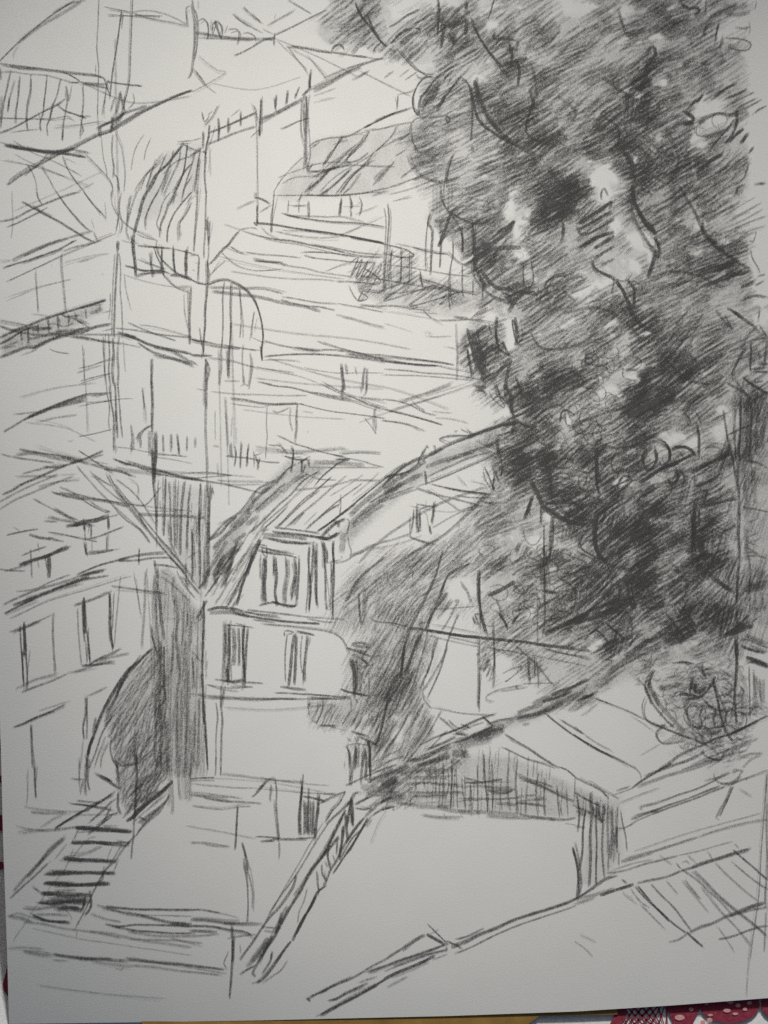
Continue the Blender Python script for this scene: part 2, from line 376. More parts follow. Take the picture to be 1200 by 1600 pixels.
# Every pencil line of the drawing. "T ox oy s" sets the origin and scale of the
# measuring grid of a patch of the sheet; "> name | label" opens a drawn thing,
# ">> name | label" a piece of it; then "darkness width x y x y ..." per line.
LINES = r'''
> drawn_balcony | pencilled balcony with a slatted railing in the upper left corner
T 0 0 4
6 4 -10 390 120 260 240 160 330 90 470 0
4 9 110 270 250 165 380 90 510 10
4 7 330 80 440 20 540 0
2 3 85 370 90 330 125 280
6 5 -10 395 60 405 180 420 260 430 380 445 500 460 620 475 660 495
4 8 60 410 130 425 230 425
3 3 0 455 80 450 190 465 290 470 390 495 480 520
5 4 380 450 430 465 500 510 430 515
6 5 500 510 600 535 680 550
4 10 520 520 600 525 660 530
7 4 680 510 740 520 820 530 890 540
6 5 840 528 890 538
7 7 672 500 690 520
>> railing
6 4 70 430 45 560 25 640 15 720 5 800
3 6 95 500 65 600 45 700
5 5 125 470 115 600 100 700 95 770
6 5 192 460 190 560 172 650 165 740 172 815
5 4 295 465 285 560 275 640 270 700 250 770 255 820
6 5 380 490 355 600 330 660 310 750 295 780 298 850
3 4 255 760 240 700
6 5 410 535 425 600 410 700 395 780 390 880
4 9 412 560 422 630
5 4 515 530 520 640 515 700 510 760 500 850
3 5 450 530 430 640
4 4 500 740 520 820 500 850
6 7 0 420 5 500
4 8 10 600 5 760
4 6 60 600 50 700
4 6 330 640 310 740
6 6 395 800 388 875
5 6 250 790 258 820
>> floor_edge
6 5 -10 835 80 800 180 745 300 680 360 650 410 615
6 4 355 650 400 690 460 710 530 735
5 3 0 738 100 740 250 742 340 740 420 725 450 745
5 4 480 725 570 725
3 2 60 830 160 815 240 805
3 3 330 800 480 785 620 760 680 770
8 6 500 720 540 740
> drawn_chimney | pencilled tall mast frame beside the upper left balcony
6 3 618 -10 612 150 605 300 616 420 612 600 610 700 615 800 625 860
5 3 830 -10 825 120 818 300 812 480 800 560 780 640
3 3 598 400 598 470
6 3 650 42 740 60 820 75
5 3 675 100 800 98 900 98 1020 98
6 5 760 70 745 180 730 290 715 380 700 480 685 620
5 3 770 80 760 180
4 4 820 75 920 65 1010 80 1100 115 1180 160
5 6 840 95 930 98 1000 105
4 5 830 80 960 120 1080 140 1180 165
7 5 672 500 650 660
6 4 652 500 690 600
6 4 1170 160 1165 50 1190 40
5 4 830 580 840 640 800 680
7 4 780 600 775 680 790 700
5 7 750 570 735 660 720 720
4 8 755 580 770 690 735 760
3 6 720 600 690 700
3 6 650 640 640 720
8 8 700 730 705 770 690 830
7 7 780 700 720 750 650 780 610 800
6 9 625 790 630 860
> drawn_terrace_roof | pencilled sloping terrace edge running up from the left border
6 7 1200 565 1100 600 980 655 880 700 780 760 700 815 600 850 520 890 440 930 340 975 240 1030 140 1085 40 1155
4 9 920 660 800 700 740 740 700 800
4 8 700 760 640 780
5 5 1200 560 1060 620 900 700 760 790
8 9 30 905 130 925 240 940 340 945 440 935 470 920
7 8 60 915 180 930 300 955 430 960 540 980
7 5 470 940 550 950
5 6 380 960 460 970 540 985
5 4 -10 885 40 900 120 920
5 3 85 880 200 950 320 1000 460 1070 510 1100
4 3 90 960 180 1010 300 1060 420 1110
5 3 165 1020 200 1070 225 1140 235 1230
5 3 260 1045 310 1120 350 1200
5 4 390 970 420 1050 480 1140 530 1200
3 2 400 985 480 1020
5 3 540 970 620 1050 690 1130 705 1180 695 1230
3 4 480 1200 590 1140
4 4 300 960 260 1010 210 1050 150 1100
T 0 300 4
5 6 -10 185 80 165 160 125 260 80 340 50 420 20 500 0
5 4 40 220 110 190 210 140 300 95
5 3 230 -5 240 40 265 75
5 4 350 -5 400 65 470 150 530 215 575 250
7 5 135 60 210 100 280 140 360 180 440 230 520 280 580 310
4 7 200 80 260 120 330 150
5 4 520 -5 580 70 640 135 665 165
3 2 665 165 655 60
6 4 585 245 600 280 615 315
8 4 18 475 70 455 160 430 260 395 360 360 450 310 480 298
4 10 80 430 180 380 300 330 420 290
4 6 150 400 300 330 440 280 580 240
4 3 130 450 230 415 330 385 400 350
4 4 40 560 130 520 260 460 400 395 520 345 620 300 720 262
3 6 400 370 480 340 560 325 640 300
3 2 0 440 80 425
5 2 318 455 328 462
4 4 635 515 648 518
3 2 570 170 590 230
2 4 75 -10 80 200 70 290
2 5 480 440 600 405
> drawn_house_wall | pencilled plain wall and corner post of the house left of the domed roof
T 0 0 4
4 3 635 860 645 980 665 1060 670 1110
6 5 705 840 700 950 712 1050 705 1110
4 3 720 830 760 930 780 1080 775 1200
4 4 700 1080 730 1100 745 1200
T 0 300 4
5 3 695 -10 700 70 740 150 810 220 900 265 980 300
5 3 745 120 735 200 725 240
4 5 760 0 745 100 765 200 750 260
8 10 738 305 736 370
6 5 738 370 730 500 722 640 718 760 715 840 715 915
5 4 745 380 755 480 752 600 760 700 765 800 768 910
4 3 690 630 690 720 680 795
3 5 220 500 230 620 240 755
3 6 380 390 385 500 400 640 410 750
3 3 195 760 300 775
2 4 780 520 790 620 820 740
3 4 700 740 640 755
>> window_bars
T 0 300 4
5 3 515 950 522 1060 530 1200
6 5 645 900 648 1000 655 1120 665 1200
6 5 678 880 685 1000 680 1110 690 1210
7 6 705 910 708 1010 700 1120 712 1210
5 7 745 900 735 1010 740 1120 735 1210
3 3 770 930 780 1080 785 1130
5 3 490 1100 560 1085 640 1060 720 1045
3 5 480 1130 640 1080
6 4 505 1180 600 1155 700 1130
T 0 600 4
3 3 535 -10 540 120 545 260 545 305
5 4 665 -10 670 60 685 150 680 240 690 300
6 5 690 -10 695 100 710 200 710 320 712 420
6 6 720 -10 725 100 728 200 735 340
6 5 735 -10 745 100 755 230 765 335
4 2 490 140 620 115 740 95 830 90
5 4 490 328 580 312 700 283
3 3 425 360 460 350
> drawn_left_gallery | pencilled gallery with a dark railing at the left edge above the old house
T 0 300 4
8 7 -10 915 60 880 160 840 260 800 360 765 480 730 580 700 665 675
8 4 500 725 600 695 665 672
6 6 -10 950 60 915 150 860 230 840
6 8 -10 1035 80 1000 160 970 220 970 300 930 400 890 500 880 600 840 690 825
4 6 -10 980 120 930
5 5 0 800 80 815 160 830 220 830
6 5 -10 830 80 860 180 880 260 890 400 880
4 12 60 870 150 850
>> railing
8 6 130 865 140 930
7 6 175 840 180 950
7 7 235 820 240 880
7 9 300 790 310 880
7 6 360 770 365 850
7 6 428 760 430 830
5 5 470 750 490 810 540 810
6 5 535 730 540 790
5 5 625 700 625 740
4 12 560 760 640 730
5 6 300 830 340 820 400 840 460 820
5 8 170 920 260 900 380 870
6 9 200 980 280 930 400 900 520 850
5 4 440 780 520 820 560 850
7 6 380 760 420 780 500 770
4 4 310 980 360 1000 435 1010
4 3 460 900 520 905 640 930 700 935
6 11 350 880 460 870 560 845
6 9 200 860 330 850
3 4 130 1020 240 980
> drawn_left_eave | pencilled curved eave hanging in from the left border
T 0 600 4
7 6 20 298 80 265 160 215 230 180
5 12 180 205 300 155 420 110 540 75
5 7 150 220 280 160 400 110 520 70 600 65 680 60
4 6 340 150 460 120 540 105
4 4 540 115 640 108 700 100
3 8 580 80 660 60
3 5 80 190 240 175
2 2 220 220 320 240 400 260 455 285
2 4 240 240 360 210 480 195
6 5 5 435 60 450 150 465 250 480 340 490
4 12 100 440 220 430 330 460 450 480
4 7 120 405 250 430 380 450 470 480
5 9 380 450 470 475 560 500
> drawn_domed_roof | pencilled ribbed mansard dome with a balustrade under it
T 0 0 4
6 8 1150 885 1120 930 1050 1020 980 1090 930 1200
3 8 1010 1010 920 1080 860 1200
3 5 960 1040 880 1130 840 1200
5 5 1200 975 1100 1010 1020 1090
5 5 1200 1020 1150 1080 1090 1200
4 5 1060 1060 1010 1200
5 4 1200 1100 1140 1200
7 3 1110 885 1200 880
5 3 1130 890 1180 920 1240 950
T 300 0 4
7 6 -10 975 30 950 60 920
5 4 0 880 60 860
8 10 70 940 90 960
T 0 300 4
8 11 920 -10 890 60 870 140 850 210 838 260
4 7 860 -10 830 70 800 180 790 250 810 300
4 5 810 60 790 200
3 9 820 20 800 100
6 5 985 0 950 60 920 130 905 180 912 235
5 4 1065 0 1020 60 1000 130 980 200 1000 240
6 5 1110 10 1060 70 1030 150 1000 220 1000 285
6 5 1195 0 1120 90 1080 150 1050 230 1045 315
5 5 1200 60 1160 140 1120 200 1125 295
6 3 1200 20 1160 80
T 200 200 6
3 4 150 60 90 150 50 260 30 400
3 3 210 110 170 200 150 300
5 4 430 210 400 330 350 450 300 560 260 640
5 4 490 190 480 300 420 430 370 540 330 640
6 4 560 170 540 290 520 400 480 520 430 610 400 720
5 4 620 220 600 330 570 430 530 560 500 700
6 4 680 190 660 330 640 480 620 600
5 4 350 260 310 360 260 480 220 560
5 4 270 300 220 420 170 560
4 4 330 230 260 320
>> balustrade
T 0 300 4
8 10 835 260 835 350 845 440 850 530
6 7 820 270 830 340
5 3 850 260 910 285 980 300
4 3 760 300 800 312 870 320
7 5 860 335 960 345 1070 350
6 4 1070 352 1150 370 1200 385
7 4 985 300 975 330 990 390 1040 450 1100 500 1150 530 1200 545
6 3 960 340 980 400 1010 460 1000 510
6 8 948 370 945 450 955 535
7 6 1015 345 1012 430 1020 520
7 7 1085 355 1085 430 1095 505
8 9 1165 360 1160 440 1165 540
8 5 780 462 830 470 900 490 1000 490 1060 510
7 6 850 520 920 505 1010 505
6 9 1060 520 1130 525 1200 545
4 4 860 420 940 450 1040 480
6 3 1010 500 1060 560 1120 605 1190 630
3 3 770 515 860 545 960 570 1060 590 1180 600
3 7 1110 590 1200 590
T 300 300 4
8 4 -10 543 40 570 100 580
6 4 -10 400 40 395 40 470 35 560
5 3 0 485 20 490
4 3 20 440 60 450
>> corner_post
T 300 0 4
5 3 65 700 75 760
4 4 100 720 130 690
7 6 110 780 105 850 90 920 85 990
6 7 72 820 70 930
6 6 90 980 80 1080 88 1210
4 5 50 990 40 1100 35 1210
2 5 110 920 115 1100
T 300 300 4
6 6 35 -10 30 100 20 230 10 370
6 5 90 -10 85 130 82 260 75 350 75 415
5 4 100 150 98 260 105 370 95 450 110 500 110 560
5 7 95 160 100 250
8 4 100 430 100 560 95 640 85 740 85 830 75 930 70 1030
4 7 110 180 105 330
T 0 300 4
6 8 1195 590 1190 680 1185 800 1187 950
3 3 1150 630 1155 740 1175 850
> drawn_upper_railing | pencilled railed parapet climbing to the right above the blank wall
T 300 0 4
7 6 100 830 160 810 230 780 310 745 400 705
6 7 100 900 200 860 300 820 400 790
4 14 420 770 540 700 640 650 720 600
4 9 430 740 540 700 660 630
8 9 690 600 735 555
5 6 740 560 840 510 960 450 1080 400 1200 360
3 12 760 570 860 520 980 450 1060 420
4 5 820 490 960 430 1100 390
3 4 760 600 900 550
2 4 760 640 900 610
4 5 1040 480 1110 440
3 9 1000 500 1100 450
>> railing_posts
8 7 165 735 170 800 165 885
7 7 228 735 225 830
7 6 305 695 303 790
4 4 385 655 400 690 410 760
8 6 432 615 428 700 425 780 422 850
7 7 420 790 425 850
6 3 365 860 420 810
8 7 528 590 520 680
8 7 600 560 592 650
7 6 672 540 650 600
6 7 650 580 645 620
5 5 60 700 80 760 110 720
5 4 75 780 120 740 160 660
4 3 240 730 300 680
>> corner_mast
8 5 748 430 740 470 735 560
6 8 735 460 732 560
5 4 690 620 685 720 682 810 700 890
6 6 712 600 715 700 712 810 710 900 710 1045
4 5 735 590 725 700 735 860 740 960 730 1015
4 6 700 640 705 850
5 5 740 930 800 885
5 4 730 950 710 1010
> drawn_upper_street | pencilled garland, wires and roof lines at the top middle
5 5 0 -10 15 100 20 200 15 330 0 450 -20 490
5 4 20 60 40 150 30 300 15 380
3 3 40 0 40 60
7 4 10 430 50 480 90 540
3 3 90 540 155 585
2 3 40 350 160 440 215 450 120 510 0 575
4 8 20 205 130 222 260 235 400 240 450 240
3 7 40 235 200 240 380 250
>> garland
6 4 40 130 70 115 95 140 103 190 98 250
5 3 145 120 150 150 130 220
7 5 130 135 128 215
6 4 130 150 160 135 185 170 190 210 180 250
5 4 222 160 205 210
6 4 225 185 270 180 295 200 290 250 283 280
6 5 320 210 350 205 390 225 400 260
6 6 145 125 180 240
>> wires
3 5 320 40 400 120 450 150
5 5 320 45 350 75
4 6 370 80 430 140
4 4 255 85 320 140 440 205
5 3 265 105 370 165
4 4 525 85 515 120
3 5 470 160 540 120 640 70
8 9 440 240 510 245
6 4 515 205 510 285
6 7 380 290 440 255 520 230
5 5 265 350 330 320 400 280
5 5 520 215 600 180 700 130 800 80 850 60
5 4 600 -5 680 45 745 85
3 5 440 180 510 215
3 4 530 250 600 320 680 400 730 470
3 4 590 280 650 360 720 440
2 3 720 340 780 420 845 495
1 3 600 290 740 370 840 480
4 7 600 290 700 300 800 320 900 330 1000 345 1100 360
3 4 620 285 760 310 880 335
4 3 870 320 900 285 925 270 950 310
4 6 1000 350 1060 350 1150 370 1200 360
> drawn_glass_roof | pencilled long curved roof of slanting tiles left of the tree
T 480 0 5
4 8 820 840 700 880 600 915 540 945
8 5 690 880 600 920 520 960 440 1000
7 7 500 970 440 1000
6 5 440 1000 360 1045 280 1070 200 1075 120 1090 60 1110 10 1150
4 3 440 1020 560 1010 680 980 830 950
3 3 290 1075 380 1045 480 1025
6 3 710 740 705 860
3 3 710 740 800 715 850 690
6 3 280 1070 250 1110 220 1150 180 1205
6 4 490 1020 440 1100 380 1150 330 1200
5 4 700 980 660 1060 600 1120 540 1180
3 5 560 1160 680 1100 800 1040
3 5 200 1130 320 1090
4 4 800 1040 720 1100
T 480 240 5
7 4 190 -20 150 40 120 95
5 4 350 -10 290 70
4 5 480 -10 400 50 310 70
5 5 520 -10 470 70
4 3 780 -40 690 20
4 5 0 150 100 130 180 120 280 100 380 90 560 100 690 100
4 8 120 140 180 120 250 100
3 6 0 130 130 140 320 60
6 6 180 110 120 180 60 240 0 300
3 14 60 220 0 280
7 7 350 110 260 200 180 270 100 325
6 4 480 60 380 150 310 230 260 310
4 6 420 150 340 260 280 310
6 4 680 60 620 130 560 200 510 250
4 14 620 110 560 170 520 200
5 4 -10 320 100 325 260 325 400 315 520 290 640 265
5 4 640 265 760 220 900 170 1000 140
3 5 640 320 760 290 900 240 1020 180
5 6 100 325 170 320
4 5 260 325 330 315
3 4 60 200 200 60 380 -20
2 8 500 330 640 290
6 6 730 190 820 120 860 90
5 8 820 210 900 180
3 5 900 290 1000 230
3 4 670 370 820 340
T 300 180 4
5 4 560 90 660 40 720 20
4 4 540 390 640 350 800 300 1000 290
5 4 510 480 560 400 660 290 700 260
4 7 700 480 780 420 840 360 1000 200
4 3 560 430 640 390 820 380
5 5 730 290 720 350 760 300
6 5 940 120 880 230 820 310
5 5 1110 100 1060 180 950 290
4 4 800 480 900 380 1100 260 1200 180
3 6 750 390 860 340 1000 300
4 5 900 490 1000 370 1140 280
>> windows
T 300 300 4
5 3 515 -10 510 60 500 160 498 250
5 4 690 0 670 60 668 130
6 5 690 20 655 60
5 4 625 90 720 85
6 8 728 55 730 165
6 7 935 40 925 150
3 3 940 90 1060 90
6 7 985 30 1000 80 990 110
8 6 995 120 995 160
7 4 1045 30 1065 80 1045 150
5 4 605 50 600 130
7 4 720 -10 700 10
7 5 830 10 850 0
4 3 520 20 620 20 760 20 900 22 1050 8 1180 0
> drawn_hillside_terraces | pencilled terraces stepping down the hillside in the middle
T 300 300 4
6 4 555 130 620 150 740 170 880 185 1000 190 1100 200 1200 215
3 5 600 150 700 150 850 155 960 155 1080 190
3 3 920 270 1000 240 1120 190 1200 150
3 4 970 260 1060 210
2 3 1020 140 1160 90
7 5 385 190 500 200 640 225 740 238 860 255 1000 280 1100 300 1200 320
5 8 700 235 850 260 980 275
6 7 980 275 1090 300 1200 320
4 4 520 245 600 262 700 278 820 285 920 280
4 3 560 240 660 240 800 250
7 5 420 275 520 295 620 305 740 330 840 350 960 380
3 3 320 245 430 280
4 3 740 320 900 350 1040 380 1200 390
5 5 960 380 1060 400 1200 408
4 4 690 385 710 375 860 380 1000 400
5 4 700 395 760 412 900 425 1000 435 1160 440
4 4 340 378 440 390 560 398 680 410
5 4 235 340 300 375 330 385
5 7 380 415 460 430 570 440
5 6 385 430 500 440 600 455
4 5 560 455 700 475 800 500 900 515 1000 530
3 4 1000 435 920 460 840 495
4 3 180 370 240 430 310 470 400 490 500 488 570 480
4 4 245 495 340 510 480 530 640 542 800 545 900 555
4 4 900 555 1020 560 1150 575
7 4 300 240 270 270 230 325 180 370 140 420 105 455
5 4 300 235 370 222 410 230
4 4 110 525 160 470 215 425
5 5 185 355 235 330
4 3 430 210 460 250 540 290
>> pylon
8 7 408 80 408 210
4 9 395 0 395 40
6 6 390 40 410 35 460 55 490 75
4 4 420 130 490 85
2 6 280 105 400 50
8 6 385 190 410 210
5 3 505 100 500 250
7 6 490 235 500 250
>> road_edges
T 300 300 4
4 7 110 600 200 600 330 605 440 605 570 635
3 11 130 620 260 635 420 655 560 690 700 715 800 745
3 5 560 655 660 670 780 690 900 695
7 4 555 672 620 690 700 708 800 718 895 738
3 7 900 765 1000 790 1100 820 1200 845
4 3 905 695 1000 710 1100 730 1200 750
6 4 1050 702 1200 715
6 6 450 930 560 960 660 975 760 990 860 985 960 995 1060 1010 1200 1020
6 5 450 1028 560 1018 700 1012 840 1015 960 1025 1100 1040 1200 1055
5 4 780 930 900 970 1020 1000 1120 1025 1200 1040
4 9 960 1010 1080 1025 1200 1040
3 7 640 970 780 990
3 3 460 1050 560 1050 680 1060
4 3 700 1095 760 1110 900 1130 1030 1130 1200 1130
3 3 400 1090 540 1120 700 1160 800 1200
3 4 100 1035 240 1050 400 1095 640 1130
6 4 410 1185 500 1200
> drawn_arched_porch | pencilled arched porch with bars beside the road
T 300 300 4
8 5 100 580 150 560 205 550 250 560 310 590 360 630 395 680 420 750 438 830 445 910 435 990 440 1055
6 4 250 565 340 620 400 700 425 780
5 3 -10 920 60 930 160 950 260 965 350 980 430 990
6 5 -10 915 40 930 100 935
5 4 0 1018 60 1020 130 1022
5 3 370 905 420 930 460 945
4 3 400 990 200 960
8 6 430 960 440 1050
>> bars
7 4 205 550 192 660 195 800 192 900 185 990
7 4 245 560 240 700 243 820 235 980
6 4 300 600 305 700 308 800 300 912
5 3 390 745 380 820 372 905
5 3 50 850 60 940 75 1000
5 10 182 970 180 1090 170 1210
5 9 235 970 230 1070 228 1170
4 5 320 950 315 1050 325 1200
5 6 360 1000 370 1080 355 1210
4 6 80 1040 110 1100 90 1200
3 5 200 1180 300 1180
3 10 320 1140 325 1200
> drawn_middle_wall | pencilled long terrace wall with slots below the road
T 600 300 4
5 6 -20 1020 80 1030 200 1045 320 1060 440 1080
6 6 -20 1045 60 1060 200 1080 340 1085
7 5 -20 1055 100 1070 240 1080 330 1085
4 4 0 1105 140 1115 260 1130 380 1135 480 1150 600 1170
4 3 0 1140 120 1145 260 1150 420 1165 560 1175
4 3 300 1080 440 1110 560 1130
3 8 450 820 455 930 460 1040 455 1180
3 3 390 965 460 985
2 3 0 820 100 850 180 875
2 2 0 745 160 770 330 800
2 3 260 870 290 880 285 900 420 900
4 4 -20 712 80 715 180 730 290 738
5 4 150 735 210 720
6 6 195 710 210 720
5 3 240 735 290 780 355 812
4 2 190 750 330 760
T 300 500 4
5 4 -10 120 60 140 170 165 300 180
7 10 935 270 940 350 950 440
4 10 960 270 970 340
5 6 1020 290 1030 340
5 8 1080 290 1070 360 1065 440
4 8 1095 300 1090 440
T 300 600 4
4 4 120 45 260 60 400 65 560 70 720 70
4 3 30 30 85 40
3 4 85 40 100 30
5 4 450 -5 520 10 620 20 720 45 820 70 920 90 1020 105 1100 130 1200 160
6 4 800 -5 900 45 1000 80 1100 120 1200 150
4 6 760 50 900 80 1000 95
3 7 1040 80 1200 100
5 8 940 0 940 95
4 4 1050 0 1060 60
5 7 1095 0 1085 60 1070 70
4 5 305 15 330 0 360 20
4 7 240 90 330 100 440 120 520 125 660 120
5 3 240 120 340 135 440 145 490 130
4 4 490 130 600 125 700 125
5 3 670 120 760 145 880 170 1000 185 1120 200 1210 215
2 5 690 170 760 180
5 4 1140 150 1140 210 1150 310
7 3 1080 210 1100 240
4 3 1095 230 1130 280 1150 315
5 3 470 140 465 240 470 320 465 380 460 470
3 5 615 150 610 220 630 300
4 6 660 120 655 200 655 280 645 370
5 4 720 295 728 300
3 5 500 160 530 180 600 150
T 600 600 4
4 4 -10 95 60 100 160 130 260 180 330 195
7 6 -10 155 60 170 160 195 250 220 365 255
5 4 -10 225 100 240 180 260 260 295
4 5 180 120 260 170
3 3 320 210 420 220 530 245
3 3 300 170 420 180
2 12 100 110 260 60 420 0
2 5 250 80 500 0
> drawn_garden_railing | pencilled short railings on the terrace below the arched porch
T 0 600 4
2 4 890 30 905 150 910 250
3 9 950 -20 955 120 950 260
3 3 820 440 815 360
6 6 820 255 825 330 825 420
6 6 850 345 880 300 930 265 945 275
5 9 875 320 880 400
4 12 935 290 935 400 940 450
6 11 970 300 975 420 965 520 965 600
4 3 700 390 800 400 900 420 1050 440
4 4 980 440 1080 445 1170 455
2 3 960 455 1080 470 1200 495
6 7 1018 315 1022 430
5 8 1068 310 1070 425
5 6 1110 315 1120 440
6 6 1170 325 1168 420
3 4 730 400 730 420
T 300 600 4
6 5 210 450 280 455 360 465 460 485 550 490
6 6 265 390 275 440 265 515
6 6 312 370 305 450 302 525
6 6 355 370 345 450 340 520
4 4 385 415 390 520
7 7 415 480 412 540
5 4 395 440 415 500 425 460
5 4 380 450 440 430
5 10 240 370 245 460
4 5 215 450 260 440
4 3 470 380 560 385
5 8 20 330 20 400
2 5 250 200 245 330
3 3 145 160 145 350
2 8 210 80 225 380
4 6 130 385 175 390
2 6 160 490 165 580
> drawn_street_lamp_line | pencilled tall wall corner line running down the middle of the sheet
T 300 600 4
4 9 88 -160 90 0 88 100 85 250 90 400 95 500 92 600
5 9 95 600 105 720 102 850 100 1000 95 1210
3 3 115 620 120 720
5 5 50 620 60 700 50 850 45 1000 48 1200
6 4 0 905 5 1200
4 3 80 1100 80 1200
4 5 25 830 30 1000
4 5 130 640 120 720
> drawn_shade_wall | pencilled narrow wall shaded with upright lines between the two houses
T 180 700 5
5 5 0 90 100 120 220 155 330 175 450 195 560 225 680 245
3 14 0 150 120 175 240 190 360 210
5 6 100 110 240 150 400 190 560 235 700 255
7 5 180 150 300 190 420 215 600 240 760 265 900 290 1040 325 1150 355
3 10 300 190 440 210
4 5 500 200 600 195 720 190 820 200 910 215
4 3 540 235 680 230 820 220 910 215
3 5 800 250 900 260 1200 265
3 5 860 280 1000 285 1140 280
5 7 295 0 300 100 300 200 305 300 318 420 325 550 320 640
4 6 285 0 290 150
5 3 338 240 335 400 328 560 325 780
6 6 395 240 390 400 385 540 378 690
5 6 420 260 430 380 432 500 435 640 440 730
5 6 470 240 468 380 465 540 470 700 468 780
5 8 540 260 525 380 515 500 510 620 505 840
5 7 590 280 575 420 570 540 562 660 560 790
4 7 600 630 602 800 600 1050
5 6 670 270 660 400 655 520 660 680 665 900 660 1100
6 9 670 460 655 540 655 640
3 10 710 290 705 420 700 540 715 620 700 800 695 1010
5 9 750 290 735 460 730 640 725 820 735 1000
4 4 760 310 770 370
4 7 170 515 300 520 430 525 560 530 700 545
4 3 250 490 380 492 500 490
3 4 100 430 240 440 360 300
2 3 100 230 180 300 180 420
4 6 550 900 555 1090
4 5 0 280 60 360 140 450 230 560 320 670 400 760 470 850 550 940 620 1060
4 6 0 330 100 430 180 520 260 640
4 7 420 700 460 800 500 880 545 960
3 5 0 460 100 550 200 640 270 740
4 4 0 240 120 330 220 440 320 600
3 3 330 700 450 800
3 4 180 520 250 640
6 5 460 885 530 970 590 1060 660 1140
4 4 480 960 560 1090 620 1170
4 6 330 690 400 780 480 860
4 2 350 400 360 500
4 3 560 860 650 800
1 10 600 600 620 1000
1 12 480 300 490 800
1 12 420 560 430 700
T 0 900 4
2 9 915 -10 910 80 905 200 895 320 885 440
3 3 840 -10 860 120 880 240
6 10 980 -10 985 60 1000 160 1010 280 1025 400
5 6 965 -10 975 200 990 400 1000 560
4 7 945 300 955 380 985 500
3 12 1000 400 1005 560 995 720 1000 900
6 8 1025 440 1025 640 1030 800
4 4 1005 0 1060 40 1120 90 1190 160
6 4 1140 0 1190 70
6 5 1175 220 1172 310
3 3 1040 265 1150 268
2 10 1085 0 1080 100 1110 240 1100 400 1120 600 1100 800 1110 1200
3 8 1080 340 1080 480 1070 620
2 10 1160 400 1165 600 1160 900 1165 1200
1 14 1140 200 1150 500 1140 800
1 14 1180 300 1175 700 1185 1200
1 12 1060 500 1060 800 1060 1200
5 7 965 800 975 900 965 1050 980 1200
5 7 1000 800 1010 950 1005 1120 1010 1200
4 3 960 790 1000 770 1030 790
2 9 1040 900 1050 1200
1 9 1130 700 1135 1200
T 0 1100 4
3 10 1065 400 1075 500 1080 640 1075 690
2 10 1110 380 1120 520 1130 600
2 9 1160 380 1165 600
1 14 1140 400 1150 600
1 13 1180 380 1185 600
2 10 1040 300 1060 560 1050 640
> drawn_old_house | pencilled old house in the lower left with dormers and shutters
T 0 600 4
8 7 15 690 80 660 140 625 230 585 320 545 400 510 480 485 560 455 645 415
5 5 560 470 650 440
4 6 -10 740 80 690 180 640 300 590 360 560
3 7 0 780 100 720 220 670 340 620 460 575
4 4 240 640 360 610 500 600
4 6 140 560 260 530 400 500
5 7 280 515 360 520 420 500
4 3 110 580 240 575 360 580
7 10 440 490 520 470
6 4 490 415 540 445 600 490 680 530
4 10 560 500 640 520 700 550
5 7 650 530 760 550 830 575
5 5 480 510 540 580 620 670 700 750 780 840 880 910 940 990
5 4 560 540 640 630 720 700 800 760
7 4 680 560 720 640 790 740 870 840 960 950 1050 1060 1160 1180
5 3 580 560 700 640
7 5 705 465 790 500 840 510
6 5 208 715 280 755 360 795 420 825 490 850
5 5 340 770 420 820 470 850
4 9 300 830 400 850 480 860
6 5 275 855 360 858
7 6 412 885 500 870 580 880
4 4 320 820 360 850
7 5 38 945 120 925 200 910 240 905
3 3 80 890 130 920
4 8 180 940 260 960 340 965
6 5 300 955 360 975 400 985
6 4 300 925 400 940 500 965 610 985
>> dormer_window | the upper pencilled dormer with a small gable
7 5 330 675 400 695 500 715 600 725 700 740 800 765
5 8 350 685 420 685 500 700
5 4 372 640 460 680 560 705 660 725
6 4 500 710 580 760 660 800
6 4 560 730 620 770 690 800
5 9 655 800 690 795
9 15 460 880 520 862 600 850 670 825
6 4 680 830 740 815
9 6 522 840 530 920
9 8 675 810 680 910
6 5 570 880 572 960
6 4 530 920 535 985
8 6 420 885 500 880
7 5 540 970 620 950 700 920 775 890
8 5 530 990 540 1065 545 1050
7 6 545 1055 640 1048 710 1035
5 5 668 940 668 1045
4 4 575 980 575 1040
4 3 670 1040 750 1030
>> dormer_window | the lower pencilled dormer nearer the left border
9 10 120 1130 200 1100 290 1075 360 1045 430 1020
6 5 135 1072 200 1045 290 1015
6 5 190 1030 195 1110 200 1210
5 4 235 990 245 1050
9 12 305 1060 308 1140 305 1210
6 4 280 1060 295 1160
8 5 240 1090 320 1060
6 4 -10 1155 60 1165 160 1168
5 3 20 1170 120 1145 200 1120
4 4 235 1100 245 1150
>> eave
T 0 600 4
6 5 480 1190 600 1140 720 1105 820 1080 920 1065 1030 1060
7 6 740 1105 860 1100 960 1085 1070 1085
6 9 740 1100 800 1090
9 7 500 1200 570 1180 650 1165
T 0 900 4
9 8 80 180 180 145 300 100 420 50 560 0
8 5 25 235 110 190 220 140
5 7 20 180 120 130 240 80 380 40 500 0
5 5 100 95 220 80 330 30 440 -10
7 6 330 85 450 45 560 15 680 -5
4 4 60 265 180 210 300 155 450 110 600 65 760 15 820 0
4 10 160 140 320 90 500 40
3 7 30 240 240 150
T 0 600 4
6 5 870 1030 868 1130
6 9 965 1100 980 1200
6 5 960 1130 1040 1135 1110 1150
3 3 1000 1160 1060 1200
5 6 920 1150 910 1210
>> shutter | upper left pencilled window with a dark left shutter
T 0 900 4
5 4 65 350 120 330 180 310 240 280 325 243
5 6 80 355 160 320 250 285
9 9 150 290 155 400 152 500
7 5 125 305 130 420 140 540 150 685
8 5 165 420 165 520 170 600 172 705
6 5 140 460 145 650
4 8 335 225 330 340 335 460 345 610
